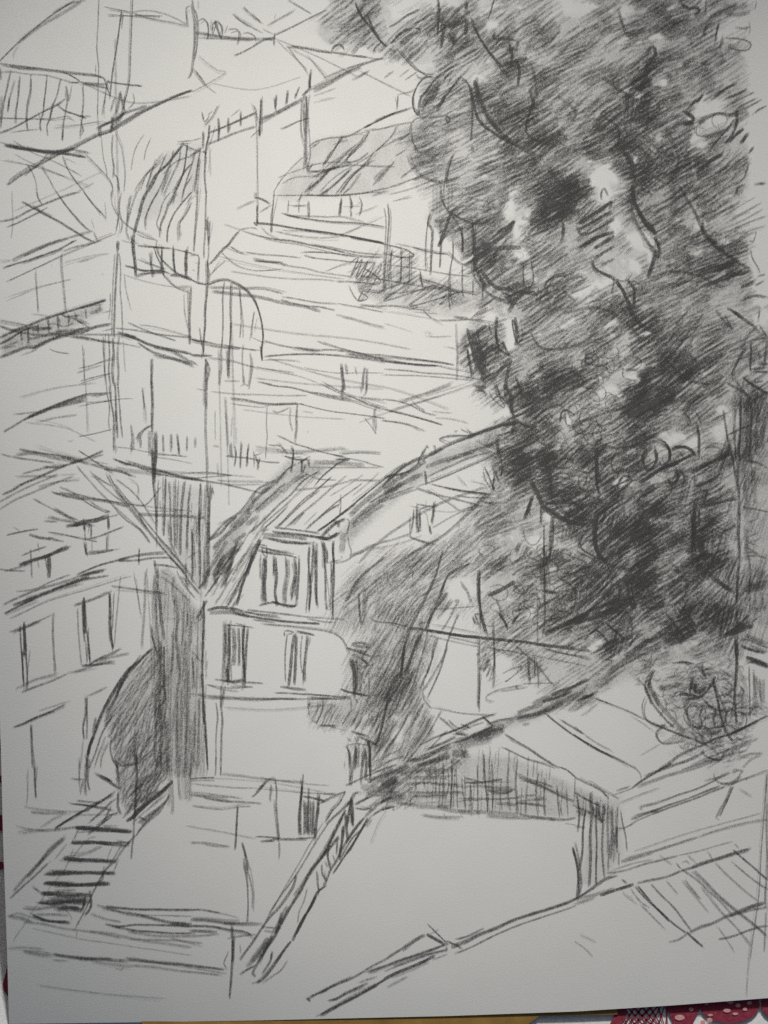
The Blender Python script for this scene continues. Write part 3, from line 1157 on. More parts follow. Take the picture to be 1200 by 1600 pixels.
4 4 95 705 180 660 260 630 370 605
5 6 135 725 220 690 320 655 420 610
6 4 150 690 180 705
5 5 420 605 480 590 580 565
>> shutter | upper right pencilled window with two dark uprights
7 5 460 185 540 160 620 130 700 90
6 6 465 180 520 170
7 5 695 60 780 72 900 90 1030 105
9 9 525 130 528 250 532 360
8 5 515 150 520 300 530 410
9 6 545 340 555 440 565 550
4 5 485 200 490 340 500 460 510 560
5 4 535 400 545 540
9 8 685 100 690 200 690 320 700 410 710 450
7 5 700 400 705 470
4 4 755 0 740 140 725 300 715 430
4 3 710 110 705 330
8 7 510 558 580 555 650 540 720 530
6 6 580 530 660 500 760 450
4 8 600 535 700 505 810 480
7 4 540 565 660 490
>> shutter | lower left pencilled window with a single upright
7 5 80 945 150 920 230 880 320 845 410 800
5 7 140 920 240 880 340 840
5 8 195 925 200 1050 210 1200
T 0 1200 4
7 6 215 -10 218 90 225 185
3 3 175 0 175 130 165 235
>> shutter | lower right pencilled window beside the cypress
T 0 900 4
5 6 545 748 600 725 670 690
6 5 545 748 540 850 520 940 525 1020
5 6 540 760 545 900 540 1020
3 5 520 1020 510 1120 500 1200
> drawn_cypress | pencilled dark leaning bush between the old house and the shaded wall
9 8 955 450 910 490 860 540 800 590
8 9 820 570 760 640 710 720 670 790 640 850 610 920 590 980 560 1060 545 1130
7 8 770 650 720 760 660 860
6 5 880 490 800 600 730 720
6 8 600 880 580 980
9 8 580 1010 560 1060 550 1120
6 5 545 1130 540 1210
4 5 700 880 640 980 600 1100 560 1200
4 5 660 1000 620 1100 590 1200
4 4 680 1040 640 1120 630 1200
6 6 700 1000 690 1080 710 1160 740 1200
5 6 700 1140 760 1180 840 1170 900 1130 960 1080
5 7 850 980 840 1080 850 1200
T 0 1100 4
5 6 545 330 540 430 535 500 540 570
5 6 560 340 550 480 560 540
4 5 500 350 495 490 500 520
5 4 520 470 500 570
5 7 720 330 740 430 745 520
7 9 600 440 660 470 720 510 760 530
6 7 740 540 740 640 760 690
9 10 1080 480 1000 560 900 640 840 700 790 730
8 8 840 680 920 600 1000 540
6 6 1060 560 1030 620 960 690 900 750 850 820
5 8 1040 600 960 680 880 750
4 10 1000 640 920 700 870 740
5 7 860 700 920 730
7 7 850 300 855 470 845 600 840 720
6 6 620 440 700 480 640 450
5 5 700 560 640 600 560 640 480 700 400 740 340 780
6 5 720 550 600 630 460 700 340 780
4 4 440 620 560 635 700 660
5 4 600 760 680 700 740 680
4 4 740 580 660 640 560 740
4 5 440 465 520 470
5 4 480 600 640 620
> drawn_staircase | pencilled flight of steps descending in the lower left corner
T 0 1200 4
5 4 150 240 240 255 340 265 440 270 560 265
5 7 190 272 300 278 420 275
5 4 110 398 200 385 340 380 440 370 560 365
3 5 100 355 150 375 300 390
3 4 480 290 640 290 740 290
4 3 250 370 340 310 400 290
7 5 345 375 430 320 520 260
6 4 440 225 540 230 680 250
6 4 710 170 600 225 540 270
5 4 700 200 640 270 560 330
7 5 550 410 620 360 700 300
4 5 640 350 700 230
3 9 410 430 340 500 250 590 150 690 80 770
5 10 400 440 320 500 240 600 170 680
3 4 420 470 340 570
5 5 60 815 140 740 230 660 300 590
3 3 420 600 540 450 600 430
3 3 460 500 400 640 330 720 260 820 200 900 150 980 100 1050 80 1085
4 3 500 370 440 480
5 4 870 400 790 480 730 570 660 640 590 760 540 870 480 980 470 1010
5 3 760 470 700 580 640 660
3 3 700 490 660 590
4 4 480 1010 480 1060
6 6 850 60 848 200 840 320 835 420 825 500 820 570
6 5 860 400 930 330 1000 270 1060 170
7 9 560 760 570 860 530 920
6 6 650 610 640 690 610 730
4 4 740 570 710 650
>> step
8 8 470 375 560 378 640 378
7 5 450 368 600 370 720 385 830 395
5 4 640 360 740 372
5 3 480 400 640 395 820 400
>> step
8 8 445 465 520 465 600 462 700 465
6 5 600 465 700 480 790 490
7 4 700 462 820 465
>> step
7 3 640 485 560 525 480 545 400 550
8 7 388 565 440 570 520 578
6 6 500 578 580 565 660 572
6 5 560 582 660 580 730 582
>> step
6 7 270 662 360 665 480 655
5 10 320 650 420 645 520 660
6 4 480 655 600 655 730 655
4 4 310 640 420 635
>> step
5 6 270 720 360 710 470 715
6 8 340 740 440 735 560 730
7 5 540 735 640 715 690 718
4 8 290 710 420 720
>> step
9 11 255 780 340 785
7 8 320 790 420 800 520 795
5 8 340 765 480 760
6 6 200 735 260 780
>> step
7 7 240 840 340 850 460 830 560 840
5 10 300 815 460 815 560 820
6 8 380 860 500 870
8 7 360 880 440 870 520 885
9 7 530 800 520 880
>> step
6 5 140 875 220 882 320 870 400 865
8 6 205 915 260 945 330 960 380 960
6 5 210 915 320 912 430 920
5 7 360 960 440 965
3 3 400 870 440 920 450 950
T 0 0 1
>> step
8 12 118 1292 160 1295 205 1298
>> step
8 12 112 1316 150 1316 202 1320
>> step
8 11 98 1341 140 1344 182 1345
>> step
7 12 72 1364 120 1363 180 1364
>> step
7 12 68 1380 115 1382 172 1380
>> step
8 14 64 1396 100 1396 142 1399
>> step
7 13 62 1409 100 1408 138 1410
>> step
7 10 84 1419 110 1418 132 1421
>> step
7 8 50 1430 75 1438 108 1440
> drawn_garden_wall | pencilled low garden wall and path along the bottom left
T 0 1200 4
4 5 50 930 110 905 180 925 280 960
3 10 60 925 140 940 200 960
4 6 150 960 280 975 400 1000 520 1015 640 1035 760 1060
3 9 560 1020 700 1035 860 1070 1000 1090 1200 1120
3 3 200 1000 360 1035 520 1070 700 1095 860 1120 1000 1140 1200 1170
4 4 150 1140 240 1145 330 1160
7 7 330 1165 440 1175 560 1185 700 1190
3 3 40 1130 130 1120 280 1130
4 5 600 855 640 865 720 890 800 915
6 6 660 860 740 870 860 880 1000 882 1100 885 1210 885
6 8 790 910 900 925 1000 950 1100 970 1200 970
4 4 860 915 1000 920 1200 925
4 4 570 905 660 940 760 960
6 7 655 975 740 990 840 980 960 980 1100 985 1200 990
5 5 700 985 820 1010 940 1020 1080 1030 1200 1030
3 5 640 880 800 900 960 940
6 10 1060 970 1200 980
T 0 1400 6
5 7 220 515 300 530 400 550 500 555
6 8 500 540 600 560 740 580 900 590
7 7 740 590 900 590 1000 590 1200 605
4 5 860 600 1000 625 1200 650
3 5 500 600 620 605
4 3 1080 670 1140 690 1160 650
T 200 1400 6
7 7 -10 600 100 605 300 625 500 640 700 665 900 690
5 4 -10 650 200 660 400 690 700 720 860 740
4 4 0 330 300 370 640 370 860 350
3 7 0 400 260 410 500 420 700 440
3 4 400 390 700 470
T 300 1200 4
8 5 -10 885 60 885 140 898 180 905
4 4 140 900 220 915 290 935
5 9 -10 945 100 950 200 965 300 970
4 12 200 970 320 975 440 975
8 6 -10 985 80 985 160 995 240 1010 320 1020 380 1045
5 9 -10 1015 80 1020 160 1025
4 6 220 1065 300 1050 400 1040
7 9 250 980 250 1060
6 9 255 1060 255 1210
4 4 300 1100 305 1160
4 4 440 990 560 1000
7 4 450 1015 510 1020
T 300 1400 4
6 6 255 240 250 400 240 560 235 640
4 4 230 340 200 420 225 460
> drawn_courtyard | pencilled courtyard wall with a lamp post and open gate in the lower middle
T 300 1200 4
8 5 -10 68 60 62 140 60
6 5 180 -10 180 50
5 5 150 -10 145 50
3 5 180 40 300 50 440 70 560 80 700 85
3 3 420 55 600 85 860 110
3 4 -10 95 120 108 260 120 400 125
4 3 400 125 560 142 720 155 900 165
5 8 -10 165 80 180 180 198 240 205
7 4 80 185 200 205 340 210 435 220
3 4 0 150 140 165 320 190
4 5 0 235 100 250 200 255 300 240 370 238
5 6 -10 465 60 465 120 480 230 490
4 4 60 460 240 490
7 7 285 240 280 330 275 420 268 510
8 6 315 460 330 520 345 590 350 640
4 11 325 560 345 680
5 5 350 640 365 700 378 780 378 880
5 3 330 600 345 720 350 860 345 970
7 6 375 180 420 140 460 90 490 65 515 58
5 8 400 150 460 90
7 5 515 60 528 120 528 200
6 6 525 190 530 280 540 380 545 460
4 4 545 450 545 570
4 7 495 100 488 170 490 210
7 4 395 428 460 432 540 440
6 8 430 455 520 452
4 10 500 440 620 445 720 445
>> gate
8 4 695 35 690 120 680 200
8 8 690 110 682 200 675 300 680 420
9 6 690 175 760 185 830 205
6 6 730 120 725 240 715 400
7 8 700 200 705 300 700 420
6 10 735 200 735 300 730 420
6 8 760 200 758 320 750 420
8 9 795 160 785 280 775 360 770 440
5 14 715 210 720 410
5 14 750 210 750 410
6 5 800 215 870 180 960 145
7 4 800 220 860 195
4 4 820 165 900 155
8 4 660 432 700 438 760 432
> drawn_white_house | pencilled house in the middle with a tiled roof and dark windows
T 300 600 4
4 9 90 990 200 870 320 780 420 650 520 600
8 8 110 975 180 930 220 880 280 830
6 14 130 1030 220 940 330 850 370 790
5 16 240 900 340 800 400 700
5 16 430 680 520 610 590 550
6 5 520 620 590 540 650 500
6 12 380 740 440 680 500 640
4 4 370 700 385 760
5 16 340 880 420 820
6 14 260 990 340 930
6 18 130 1200 200 1090 280 1020
7 6 150 1200 240 1080 310 1010
6 9 180 1200 250 1120
5 18 210 1190 260 1060 320 980
3 6 130 1080 180 1000
3 5 220 1200 320 1080 400 1000
2 4 260 1190 340 1100
8 12 425 970 390 1060 360 1130 340 1200
6 4 400 1000 360 1080 320 1180
T 300 850 4
5 14 80 280 110 160 160 80 220 -20
6 12 40 280 80 240 100 160
6 16 150 260 150 180 200 60
5 12 200 260 220 180 260 80
7 6 80 330 170 200 250 60 290 -20
8 9 280 380 310 270 350 150 380 60
7 6 220 390 280 280 330 170
6 7 245 400 300 320
7 8 30 470 70 390 95 350
>> roof_tiles
T 300 600 4
4 4 380 800 440 750 560 640 600 620
6 4 350 940 440 860 540 760 620 690 700 600 800 540
5 3 440 880 520 810 600 740 680 660 790 545
5 5 430 920 520 840 600 760
5 4 540 890 620 800 700 720 780 660 870 580
5 6 520 900 600 830 700 740 800 660
4 5 580 900 680 810 780 730 880 640 965 570
5 6 710 910 780 850 840 800 920 750
4 4 800 830 900 740 1060 620
3 4 860 700 960 640 1070 565
3 4 700 880 780 800
3 4 1000 700 1110 610 1170 550
5 7 600 890 700 800
4 14 400 800 500 720 560 660
3 16 560 680 640 600 700 560
4 5 640 600 720 560
8 7 690 560 710 500
7 7 680 460 690 500 680 560
7 7 725 470 735 520
6 6 660 500 740 450
8 6 620 400 635 420 625 500 615 550
6 5 580 450 640 470 720 470
5 5 525 375 570 400 600 440
4 5 530 415 600 430 700 430
5 4 530 320 580 340 640 370 720 395 800 420 880 440 960 455
5 4 880 440 960 460 1060 480 1140 505 1200 520
4 3 720 520 860 520 1000 520 1180 520
4 16 760 490 860 490 980 500 1080 510
6 8 900 470 980 470
7 4 990 465 920 490 870 530 820 570 775 625
4 4 920 435 1040 430 1180 438
3 4 700 550 780 590 900 600
4 6 980 600 1080 600 1190 600
3 3 640 660 760 650 900 630 1000 600
>> eave
8 8 500 920 580 930 680 940 780 955 830 960
6 14 440 940 540 945 640 955 720 965
6 5 520 900 640 910 800 930
5 6 480 960 600 985 740 995
5 4 440 960 520 970 640 990 760 998
5 5 430 920 480 905
4 3 560 990 720 998
8 10 780 960 860 965
>> dormer_window
6 4 390 1010 400 1000 470 1010
7 4 410 1040 500 1060 600 1070 660 1085
7 4 420 1015 520 1040 640 1060
6 4 430 1050 520 1050 560 1060
6 4 440 1010 440 1050 470 1080 465 1010
T 300 850 4
9 11 455 80 460 160 450 240 455 360
6 6 445 90 445 200 440 370
7 6 510 70 515 200
8 9 520 80 530 200 520 300 530 390
7 8 590 90 595 200 580 300 582 380
6 9 640 80 650 170 630 280 625 340
7 7 670 90 668 200 660 300 655 370
5 8 650 200 645 330
8 6 420 385 460 370 540 360
9 6 500 360 570 380 640 390 660 370
6 3 430 60 430 200 440 220
5 4 740 20 730 150 725 300 712 430
6 7 740 180 738 300 732 410
7 7 775 40 770 150 778 280 780 380
4 6 760 -20 760 90
5 5 830 -10 830 150 835 260 840 410
6 4 870 100 870 240
6 5 885 -10 880 50 888 200 880 350 880 475
5 8 835 370 845 410
3 9 820 -10 820 150
>> cornice
T 300 900 4
8 9 95 215 160 195 240 200 320 220
6 14 110 230 240 225 360 250
8 7 260 230 360 250 460 265 560 280 680 290 800 297
6 6 340 210 460 225 600 240 720 255 820 260
5 7 300 215 420 240 540 250
4 5 440 300 560 310 700 325 820 340 900 360
4 5 380 270 520 290
5 5 720 265 820 285 900 290
4 5 820 260 960 270
>> window_bars | the left pencilled window under the cornice
T 300 900 4
6 4 205 305 280 308 380 320
5 4 270 295 330 310
8 8 232 295 232 400 230 520 228 680
7 14 260 320 265 440 260 560
6 9 290 320 295 440 295 560
8 8 325 310 320 430 325 560 328 700
6 8 350 320 340 440 335 560 330 640
6 6 210 340 215 500
6 12 215 560 220 660
7 5 140 645 220 655 280 670
6 7 200 655 280 660 340 640
6 5 270 660 360 665 445 668
4 5 240 690 380 690
3 14 215 300 210 560
>> window_bars | the right pencilled window under the cornice
7 5 575 345 600 340 635 350 600 365
8 6 655 348 710 355 768 368
7 4 595 360 585 450 582 560 585 660
8 10 640 360 625 460 615 580 605 690
7 9 655 370 650 500 645 600 640 680
6 4 690 370 680 450 680 540 690 605 705 600
7 8 725 370 715 480 705 580 708 660
4 4 740 380 730 440
5 8 550 690 620 700 715 710
3 3 695 620 695 690
8 5 575 350 580 375
>> lower_wall
7 5 515 728 620 733 740 740 860 748
4 4 860 748 980 755
4 6 -10 735 100 745 240 755 380 762 520 765 660 765
4 8 80 760 240 765 400 775 560 762
5 5 560 765 740 768 900 765
4 3 90 675 200 710 300 720
3 4 90 680 240 700 380 690
8 8 75 150 72 300 68 430 65 600 68 720 72 850 78 930
7 5 85 920 88 1020 95 1120 98 1210
5 6 50 200 60 260 40 280
6 7 185 680 180 780 190 900 185 1000 180 1210
6 5 150 790 160 880 150 1000 150 1210
4 10 200 280 200 500 195 680
4 9 205 700 185 820
4 8 45 760 45 900 40 1210
3 3 -10 450 60 540
3 7 0 500 20 700
3 8 20 850 10 1200
T 300 1100 4
6 6 75 0 90 200 95 380
3 3 -10 300 40 400
>> side_window
T 480 960 5
4 4 210 150 260 180 300 230 330 300
3 3 240 160 290 200
6 5 340 230 420 215 500 240
6 9 350 240 440 250 500 260
7 6 305 260 400 290 500 325 580 320
6 14 380 280 460 300
5 8 420 340 490 400
4 4 340 310 480 380
7 12 350 350 370 450 370 560 370 650
6 7 385 360 395 470 385 600
5 5 335 350 345 430
4 4 410 420 415 620
4 5 480 420 485 540 470 700
9 7 262 580 300 600 360 612 420 625 480 635
5 4 480 635 580 625
5 6 340 660 345 740
6 6 370 650 400 685
4 3 410 440 460 560
5 5 420 410 480 400
>> awning
4 4 -20 615 100 630 260 640 340 640
4 8 0 645 200 655 340 650
5 12 10 670 15 730
5 3 15 790 12 700
3 3 80 670 80 740 65 790
5 4 125 660 120 740 80 830 65 850
5 5 30 825 80 845
5 4 200 710 150 770 120 850 100 870
5 4 245 710 200 780 170 850
5 5 350 740 300 810 270 870
6 6 410 740 370 820 340 880
6 7 440 780 400 850 370 900
6 6 90 868 180 870 220 880
3 3 180 875 300 900
6 7 340 910 420 935 490 960
4 7 520 780 480 870
4 7 560 770 510 880
5 8 560 860 530 940
>> doorway
5 5 310 965 350 990
4 3 305 1025 380 1010 480 1020
6 6 310 1030 330 1090 330 1200
6 10 380 1020 380 1100 370 1200
6 8 440 1030 450 1090 430 1200
8 9 475 985 490 1040 488 1120 485 1200
5 4 410 1020 400 1100 395 1200
4 4 290 1140 290 1200
4 4 370 950 395 1000 390 930
T 540 1100 5
6 7 5 330 35 400 35 550 30 620
6 10 85 340 60 480 40 640
5 7 130 360 130 480 120 630
6 6 150 360 165 440 155 590
9 8 175 290 190 360 190 450 195 570
> drawn_right_gable | pencilled long gable roof sloping up to the right behind the middle house
T 480 720 5
9 6 80 548 140 510 220 450 300 390 380 330
8 4 180 480 260 420 370 330 460 260
8 4 380 320 480 240 580 160 680 80 780 10
6 18 330 430 420 340 520 260 620 180 700 110
5 18 340 490 440 400 560 320 660 240 740 170
4 12 340 520 460 430 600 340
7 7 600 130 660 110 740 100 820 70
6 4 480 330 640 230 760 170
5 6 540 320 680 260 840 200
3 8 560 330 740 260 860 220
8 8 120 590 170 530 230 480 300 450
8 8 130 605 190 600 240 560
6 9 200 480 240 470 250 520
7 6 215 600 250 560
5 5 160 560 180 590 210 570
5 4 262 260 262 340 255 420
4 22 285 560 275 640 270 720
5 5 270 740 268 765
6 6 310 450 330 480 310 580
5 4 318 580 330 660 345 700 335 760
3 3 340 660 360 640
5 4 155 800 200 785 260 770
4 6 210 800 300 780 380 730 450 710
4 10 330 740 440 700 540 650
3 7 440 680 560 640 680 610 800 570
4 3 800 595 860 620 940 650 980 665
7 6 200 620 198 700 208 800 202 900 200 1000 200 1200
5 6 188 880 185 950
6 10 110 620 150 700 150 800
6 5 15 660 10 760 20 880 30 1000 15 1170
5 9 50 660 45 800 35 950
6 8 75 640 70 760 70 900 65 1000 75 1130
5 7 115 640 135 760 145 900 140 1100
>> small_window
5 5 835 370 830 450 815 560
7 8 862 340 858 420 858 510 868 560
5 8 880 380 880 480 875 550
6 4 850 335 900 345 940 350
4 3 930 310 928 350
5 4 880 380 940 350 1020 355
7 7 990 320 985 400 970 480
9 7 958 500 960 545 972 570
3 2 895 390 930 410 945 470 950 520
4 5 805 430 805 590
4 3 840 560 900 540
>> roof_edge
T 600 600 4
8 10 -10 640 60 570 150 500 230 460
7 14 0 670 80 600 170 540 260 480
6 16 0 690 120 620 240 560
6 12 230 470 320 420 420 370 520 330 620 290 720 260 820 230
5 12 280 450 360 400
7 7 270 380 240 440 210 500
8 7 265 385 280 400
7 8 312 380 322 410
7 8 255 540 262 590 265 630
5 15 260 520 360 480 460 450 560 420
6 10 380 490 500 440 600 400 700 370
5 4 270 580 400 520 540 460 680 420
4 6 270 620 400 570 540 510 680 450
3 5 200 640 320 600
6 10 520 340 640 290 760 250 860 240
6 7 460 290 440 300
7 4 480 280 520 300 580 318
5 4 580 318 460 325 360 335 350 350 400 372
5 4 350 350 400 320 500 320
4 5 300 625 400 650 520 670 680 690
5 6 380 645 500 668 640 685
4 6 200 650 320 690 450 720 600 760
4 3 270 660 380 730 480 800
4 4 460 700 560 710 690 708
5 3 600 725 640 740 700 740 800 740
7 4 600 725 660 742 690 740
2 3 460 570 520 640
2 3 540 600 640 630
3 4 480 800 620 760
4 5 300 900 400 840 520 780 600 750
5 4 620 540 630 530 650 560 690 660
4 3 620 540 640 610 680 670
8 4 675 520 690 560 680 640 690 670
7 9 682 635 688 660
6 4 690 540 720 610 735 620
4 8 700 330 710 400 715 460
6 6 715 320 715 400 740 520 730 580
7 6 700 320 760 310 840 290
7 7 720 430 800 390 900 340
5 3 690 480 700 500
4 4 160 950 240 980 320 1000
> drawn_facade_line | pencilled long dark eave line crossing the shaded wall in the middle
T 600 900 4
6 4 -80 265 -40 285 40 290 100 305 160 320
8 7 160 320 260 335 360 350 500 375 600 385
9 9 280 340 400 360 560 380 720 395 860 410
9 8 840 405 960 425 1080 440 1210 455
7 7 1200 455 1260 465 1300 470
6 4 230 325 220 300 240 290 260 290
3 3 300 300 440 325 600 355
4 4 280 370 400 400 540 430 600 440
5 4 640 445 760 465 900 490
3 4 400 380 600 420
6 4 1000 450 1100 475 1220 500 1300 520
4 3 900 490 1060 520 1260 560
6 4 1380 520 1440 530
4 9 585 -10 590 90 600 200
3 7 600 200 600 330
7 9 583 480 590 500
5 7 590 390 590 540 588 700 585 820
6 5 598 590 597 720 595 850
6 5 685 270 688 400 690 520 680 620
4 7 690 440 690 600 680 700
6 6 555 250 565 290 590 300 570 240 600 240
4 5 600 180 620 260 650 380
4 3 600 530 640 480 600 580 660 510 620 600 670 540 640 630 680 560 660 660
5 4 590 570 620 585 650 520
5 4 760 660 800 630 860 580 855 565 800 580 740 610
8 4 755 660 775 650
5 4 690 785 640 770 650 740 720 710 800 690 860 680
4 3 860 675 960 670 1060 670
4 4 730 720 860 700 900 690
8 8 820 690 840 700
6 5 830 440 900 500 970 570 1040 660 1080 690
5 8 905 500 905 580 912 680
5 6 700 140 740 240 775 320
6 6 720 230 770 310
8 8 800 300 835 245
7 6 820 220 860 205
3 6 475 30 520 90 550 170
4 3 270 205 380 205 480 195 590 185
5 12 440 160 470 150
5 6 470 150 430 220 400 280 360 340
6 6 340 380 310 460 300 520 270 600 240 660 230 720
5 6 240 720 250 770 300 830
6 9 270 600 285 600
2 5 300 820 500 860 700 870
8 3 180 -40 180 20
7 7 370 50 350 120 320 180
6 6 390 110 340 190
4 5 960 100 960 300 960 450
4 5 1000 0 1005 250 990 380
4 4 940 500 940 620
3 5 960 540 965 700
> drawn_foreground_roof | pencilled big ridge beam and shed with a lattice gable in the foreground
T 540 1100 5
7 6 0 635 80 600 160 560 260 520 400 470
5 5 195 530 280 480 380 430 460 400
4 4 200 470 320 400 420 360
6 5 470 450 580 410 700 360 830 300
6 9 500 450 620 420 740 350 820 310
7 7 640 350 760 300 860 250
8 5 830 300 940 270 1040 220 1140 180
6 6 600 310 720 250 860 200 960 170
5 5 700 260 860 200 1000 130 1160 80
5 5 860 230 960 180 1080 140
5 5 730 100 800 160 870 220 940 240
5 4 800 120 870 180 960 200
6 8 860 230 960 240
8 5 900 155 930 170 980 190
8 4 1072 95 1110 130 1150 165
4 12 150 590 300 560 420 500 480 470
6 16 200 640 320 560 420 520 500 480
5 24 260 680 330 620 400 580
7 24 280 640 360 600 410 570
3 22 120 640 220 660 400 680
4 18 160 700 300 700 440 700
6 8 220 800 320 740 400 720
7 6 70 790 130 750 190 720
7 9 150 880 200 830 240 810
5 6 70 810 150 820 200 800
5 10 500 530 600 470 700 430 800 370
6 16 560 480 700 440 820 400
7 26 830 390 900 380 960 390
5 26 840 440 900 480
4 20 620 540 760 520 860 500
T 720 960 5
4 16 90 950 180 930 260 890
7 24 190 910 260 885 340 870
6 20 130 950 240 920 340 900
4 30 80 960 200 950 330 900
3 36 -40 1020 100 990 240 960
7 5 0 985 100 950 180 910 260 870
5 8 200 860 300 830 420 810
3 18 330 880 440 800 560 790
3 22 440 830 560 790 700 740 800 690
3 18 560 800 700 720 860 650 980 600
6 14 440 770 540 730 640 700
4 12 440 810 640 760 800 690
5 9 480 860 540 850
6 14 560 700 640 660 700 640
6 10 640 680 760 640 860 600
7 12 700 630 820 590 900 550 1000 500
6 9 940 650 1000 635 1040 620
4 3 170 795 190 810
5 4 0 880 100 840 180 800 270 775
8 4 170 795 210 830 250 870
8 5 340 930 420 980 540 1050 640 1120 770 1200
6 4 340 1040 420 1080 520 1130 640 1165 740 1200
8 4 670 775 760 850 880 940 1000 1010 1100 1070 1200 1120
5 6 780 820 860 870 960 930
3 3 960 930 1060 1000 1180 1060
4 3 930 680 950 720
5 4 1040 650 1120 680 1200 710
T 900 900 4
5 9 0 780 60 760 120 730
5 4 110 760 220 800 320 840 420 890 520 940 620 980 720 1020
2 3 340 870 420 920 500 980
7 4 -10 990 60 1040 140 1085 220 1120 300 1160 370 1200
4 6 -10 940 20 965 50 985
T 900 1150 4
7 4 -10 255 60 290 150 335 210 390
6 3 80 290 180 345 270 390
5 4 230 370 340 330 355 320
4 3 360 190 400 230 410 270
8 7 350 325 440 260 540 200 600 170
5 10 440 250 580 190 700 150 800 100
3 12 380 320 560 250 760 190 900 130
3 4 270 420 360 380 520 320
5 5 250 340 340 310
8 3 -110 190 -60 210 0 260
>> lattice
T 600 1200 4
6 4 400 0 405 100 385 200
8 5 420 -60 425 60 420 160 420 250
6 4 450 -10 455 120 460 250
5 4 485 60 495 160 510 250
6 5 540 100 545 200 548 300
4 4 585 -30 585 120 585 290
6 4 625 -90 630 60 640 160 648 270
5 4 670 -40 680 100 680 250
5 4 735 60 725 160 740 260
5 5 780 -20 775 120 790 270
5 4 835 -60 825 100 835 200 840 290
4 4 900 0 895 120 885 300
5 4 965 20 950 120 955 240 965 300
6 4 1005 60 1000 200 1010 300
5 4 1080 100 1085 200 1100 310
5 4 1140 120 1150 300
5 4 1195 60 1190 200
4 5 320 -30 325 80 320 170
4 5 370 -30 370 80 370 200
4 5 290 -20 290 90
4 5 250 60 255 130
4 5 200 60 200 150
3 12 100 40 220 20 340 0
5 8 150 100 250 90 350 100 470 110
4 7 160 150 280 150 400 150 500 150
5 8 160 110 150 160
6 6 500 90 600 90 740 70
5 5 470 190 560 190 640 190 740 190 860 180
5 7 500 60 620 90
5 6 650 140 760 150 820 130
6 7 820 210 900 220 1000 235
6 10 940 190 1000 185
5 6 860 70 960 100 1060 150 1140 190 1200 210
4 5 840 60 960 80 1060 120
6 7 840 285 920 300 1010 310
4 14 560 270 700 280 840 290
3 16 200 240 320 245 460 270 600 280
3 12 80 220 200 230
5 16 330 235 420 240
4 10 460 265 540 270
3 12 640 300 780 310 940 310 1080 320
4 8 1000 310 1120 320 1200 310
3 10 240 290 340 305 480 305
5 4 370 280 395 320
5 4 475 290 500 315
5 3 1130 345 1200 355
3 9 0 110 120 90
6 26 20 140 90 80
5 24 -20 200 80 190 140 170
5 8 60 240 60 270
6 5 -10 260 60 240
3 14 180 170 380 175
4 14 160 60 300 60 400 60
4 20 640 130 800 130
4 12 700 220 840 230
3 14 820 30 1000 120 1160 180
5 6 -100 90 60 0
T 900 1200 4
7 6 5 170 20 280 10 400
6 6 60 260 45 380 40 520 20 640
6 7 90 150 95 300 88 420 90 560 85 740
6 6 130 210 125 340 130 480 125 620 125 730
6 6 170 230 170 360 165 480 170 600 180 680
8 7 140 210 145 290 165 340
7 7 105 230 110 290
7 6 175 220 178 300
4 8 205 230 200 380 205 520
4 10 220 250 225 400 215 560
4 5 205 470 200 640
5 6 -10 150 80 200 160 240
5 8 0 240 100 290 170 340
6 14 100 250 170 300
5 14 0 260 60 290
3 10 -10 360 60 370
6 5 260 235 258 330 255 420 260 530
6 7 255 360 255 500
5 4 280 270 290 340 310 430 318 520
4 5 240 400 235 590
4 5 270 520 265 610
4 4 120 690 130 730
>> wall_edge
5 3 -10 460 10 540 25 640 30 740 10 800
8 7 -20 500 5 600 15 700 5 810
7 6 -10 820 80 770 180 700 260 670
4 10 -10 820 120 790 240 750
9 10 150 795 220 770 300 745 360 725
7 7 380 718 460 700 560 680 660 640 760 610
7 11 720 620 800 590 900 560 1000 530 1080 510
7 5 190 655 300 640 420 600 540 570 640 545
4 4 640 545 760 520 860 490 980 458
4 8 280 580 400 545 520 510 640 470 760 430
3 7 760 430 900 385 1040 350 1200 320
3 5 220 640 340 600 480 570
3 6 280 590 480 530
5 4 415 262 405 245 520 215 640 170 760 130 860 80 960 30
7 6 342 320 420 290 520 260
6 6 460 275 580 230 700 190 820 140 900 110
6 5 480 285 600 240 740 190 860 140 940 110
5 5 940 110 1040 70 1200 10
5 4 235 378 320 365 400 320 520 270
3 10 -10 850 120 810
T 600 1400 4
8 9 1200 15 1100 55 960 100 820 145 700 200 600 240 500 290 420 320
5 5 1200 60 1080 100 960 140 820 190 680 250 540 320 440 360
5 6 620 200 520 250 440 270
6 5 380 300 260 350 120 390 0 440 -100 480
4 5 400 330 240 375 60 440
> drawn_shed_beam | pencilled loose beams in the bottom middle of the sheet
T 400 1400 4
8 4 1070 170 1110 210 1150 250 1200 300
9 9 1065 235 1120 265 1180 300
6 10 1060 240 1000 270 920 320
7 7 940 310 860 360 800 400 720 440 640 490 560 530
7 9 580 520 490 555 420 590
6 8 440 580 380 610 330 640
9 9 320 635 340 655
5 4 1145 205 1090 235
6 7 1200 295 1100 330 960 380 820 430 700 470
5 5 1200 335 1060 370 900 430 800 470
8 10 1120 370 1020 420 900 470 800 520
8 8 820 510 740 560 640 620 560 660 480 700 400 745
5 14 760 550 620 620 480 700 410 745
3 16 1080 400 960 460 840 500
3 8 950 500 820 570
9 5 455 650 500 640 560 605 640 570 700 545
3 5 640 540 760 500
4 5 1200 360 1100 400
5 8 1190 310 1190 350
T 600 1400 4
7 4 390 280 460 310 480 330
> drawn_stair_rail | pencilled steep handrail and ladder leading down to the bottom
T 300 1200 4
4 4 820 340 740 470 660 610 590 730 520 850 460 950
4 4 860 330 780 450 660 650 560 790 480 910
6 8 1000 200 940 260 880 310 840 350
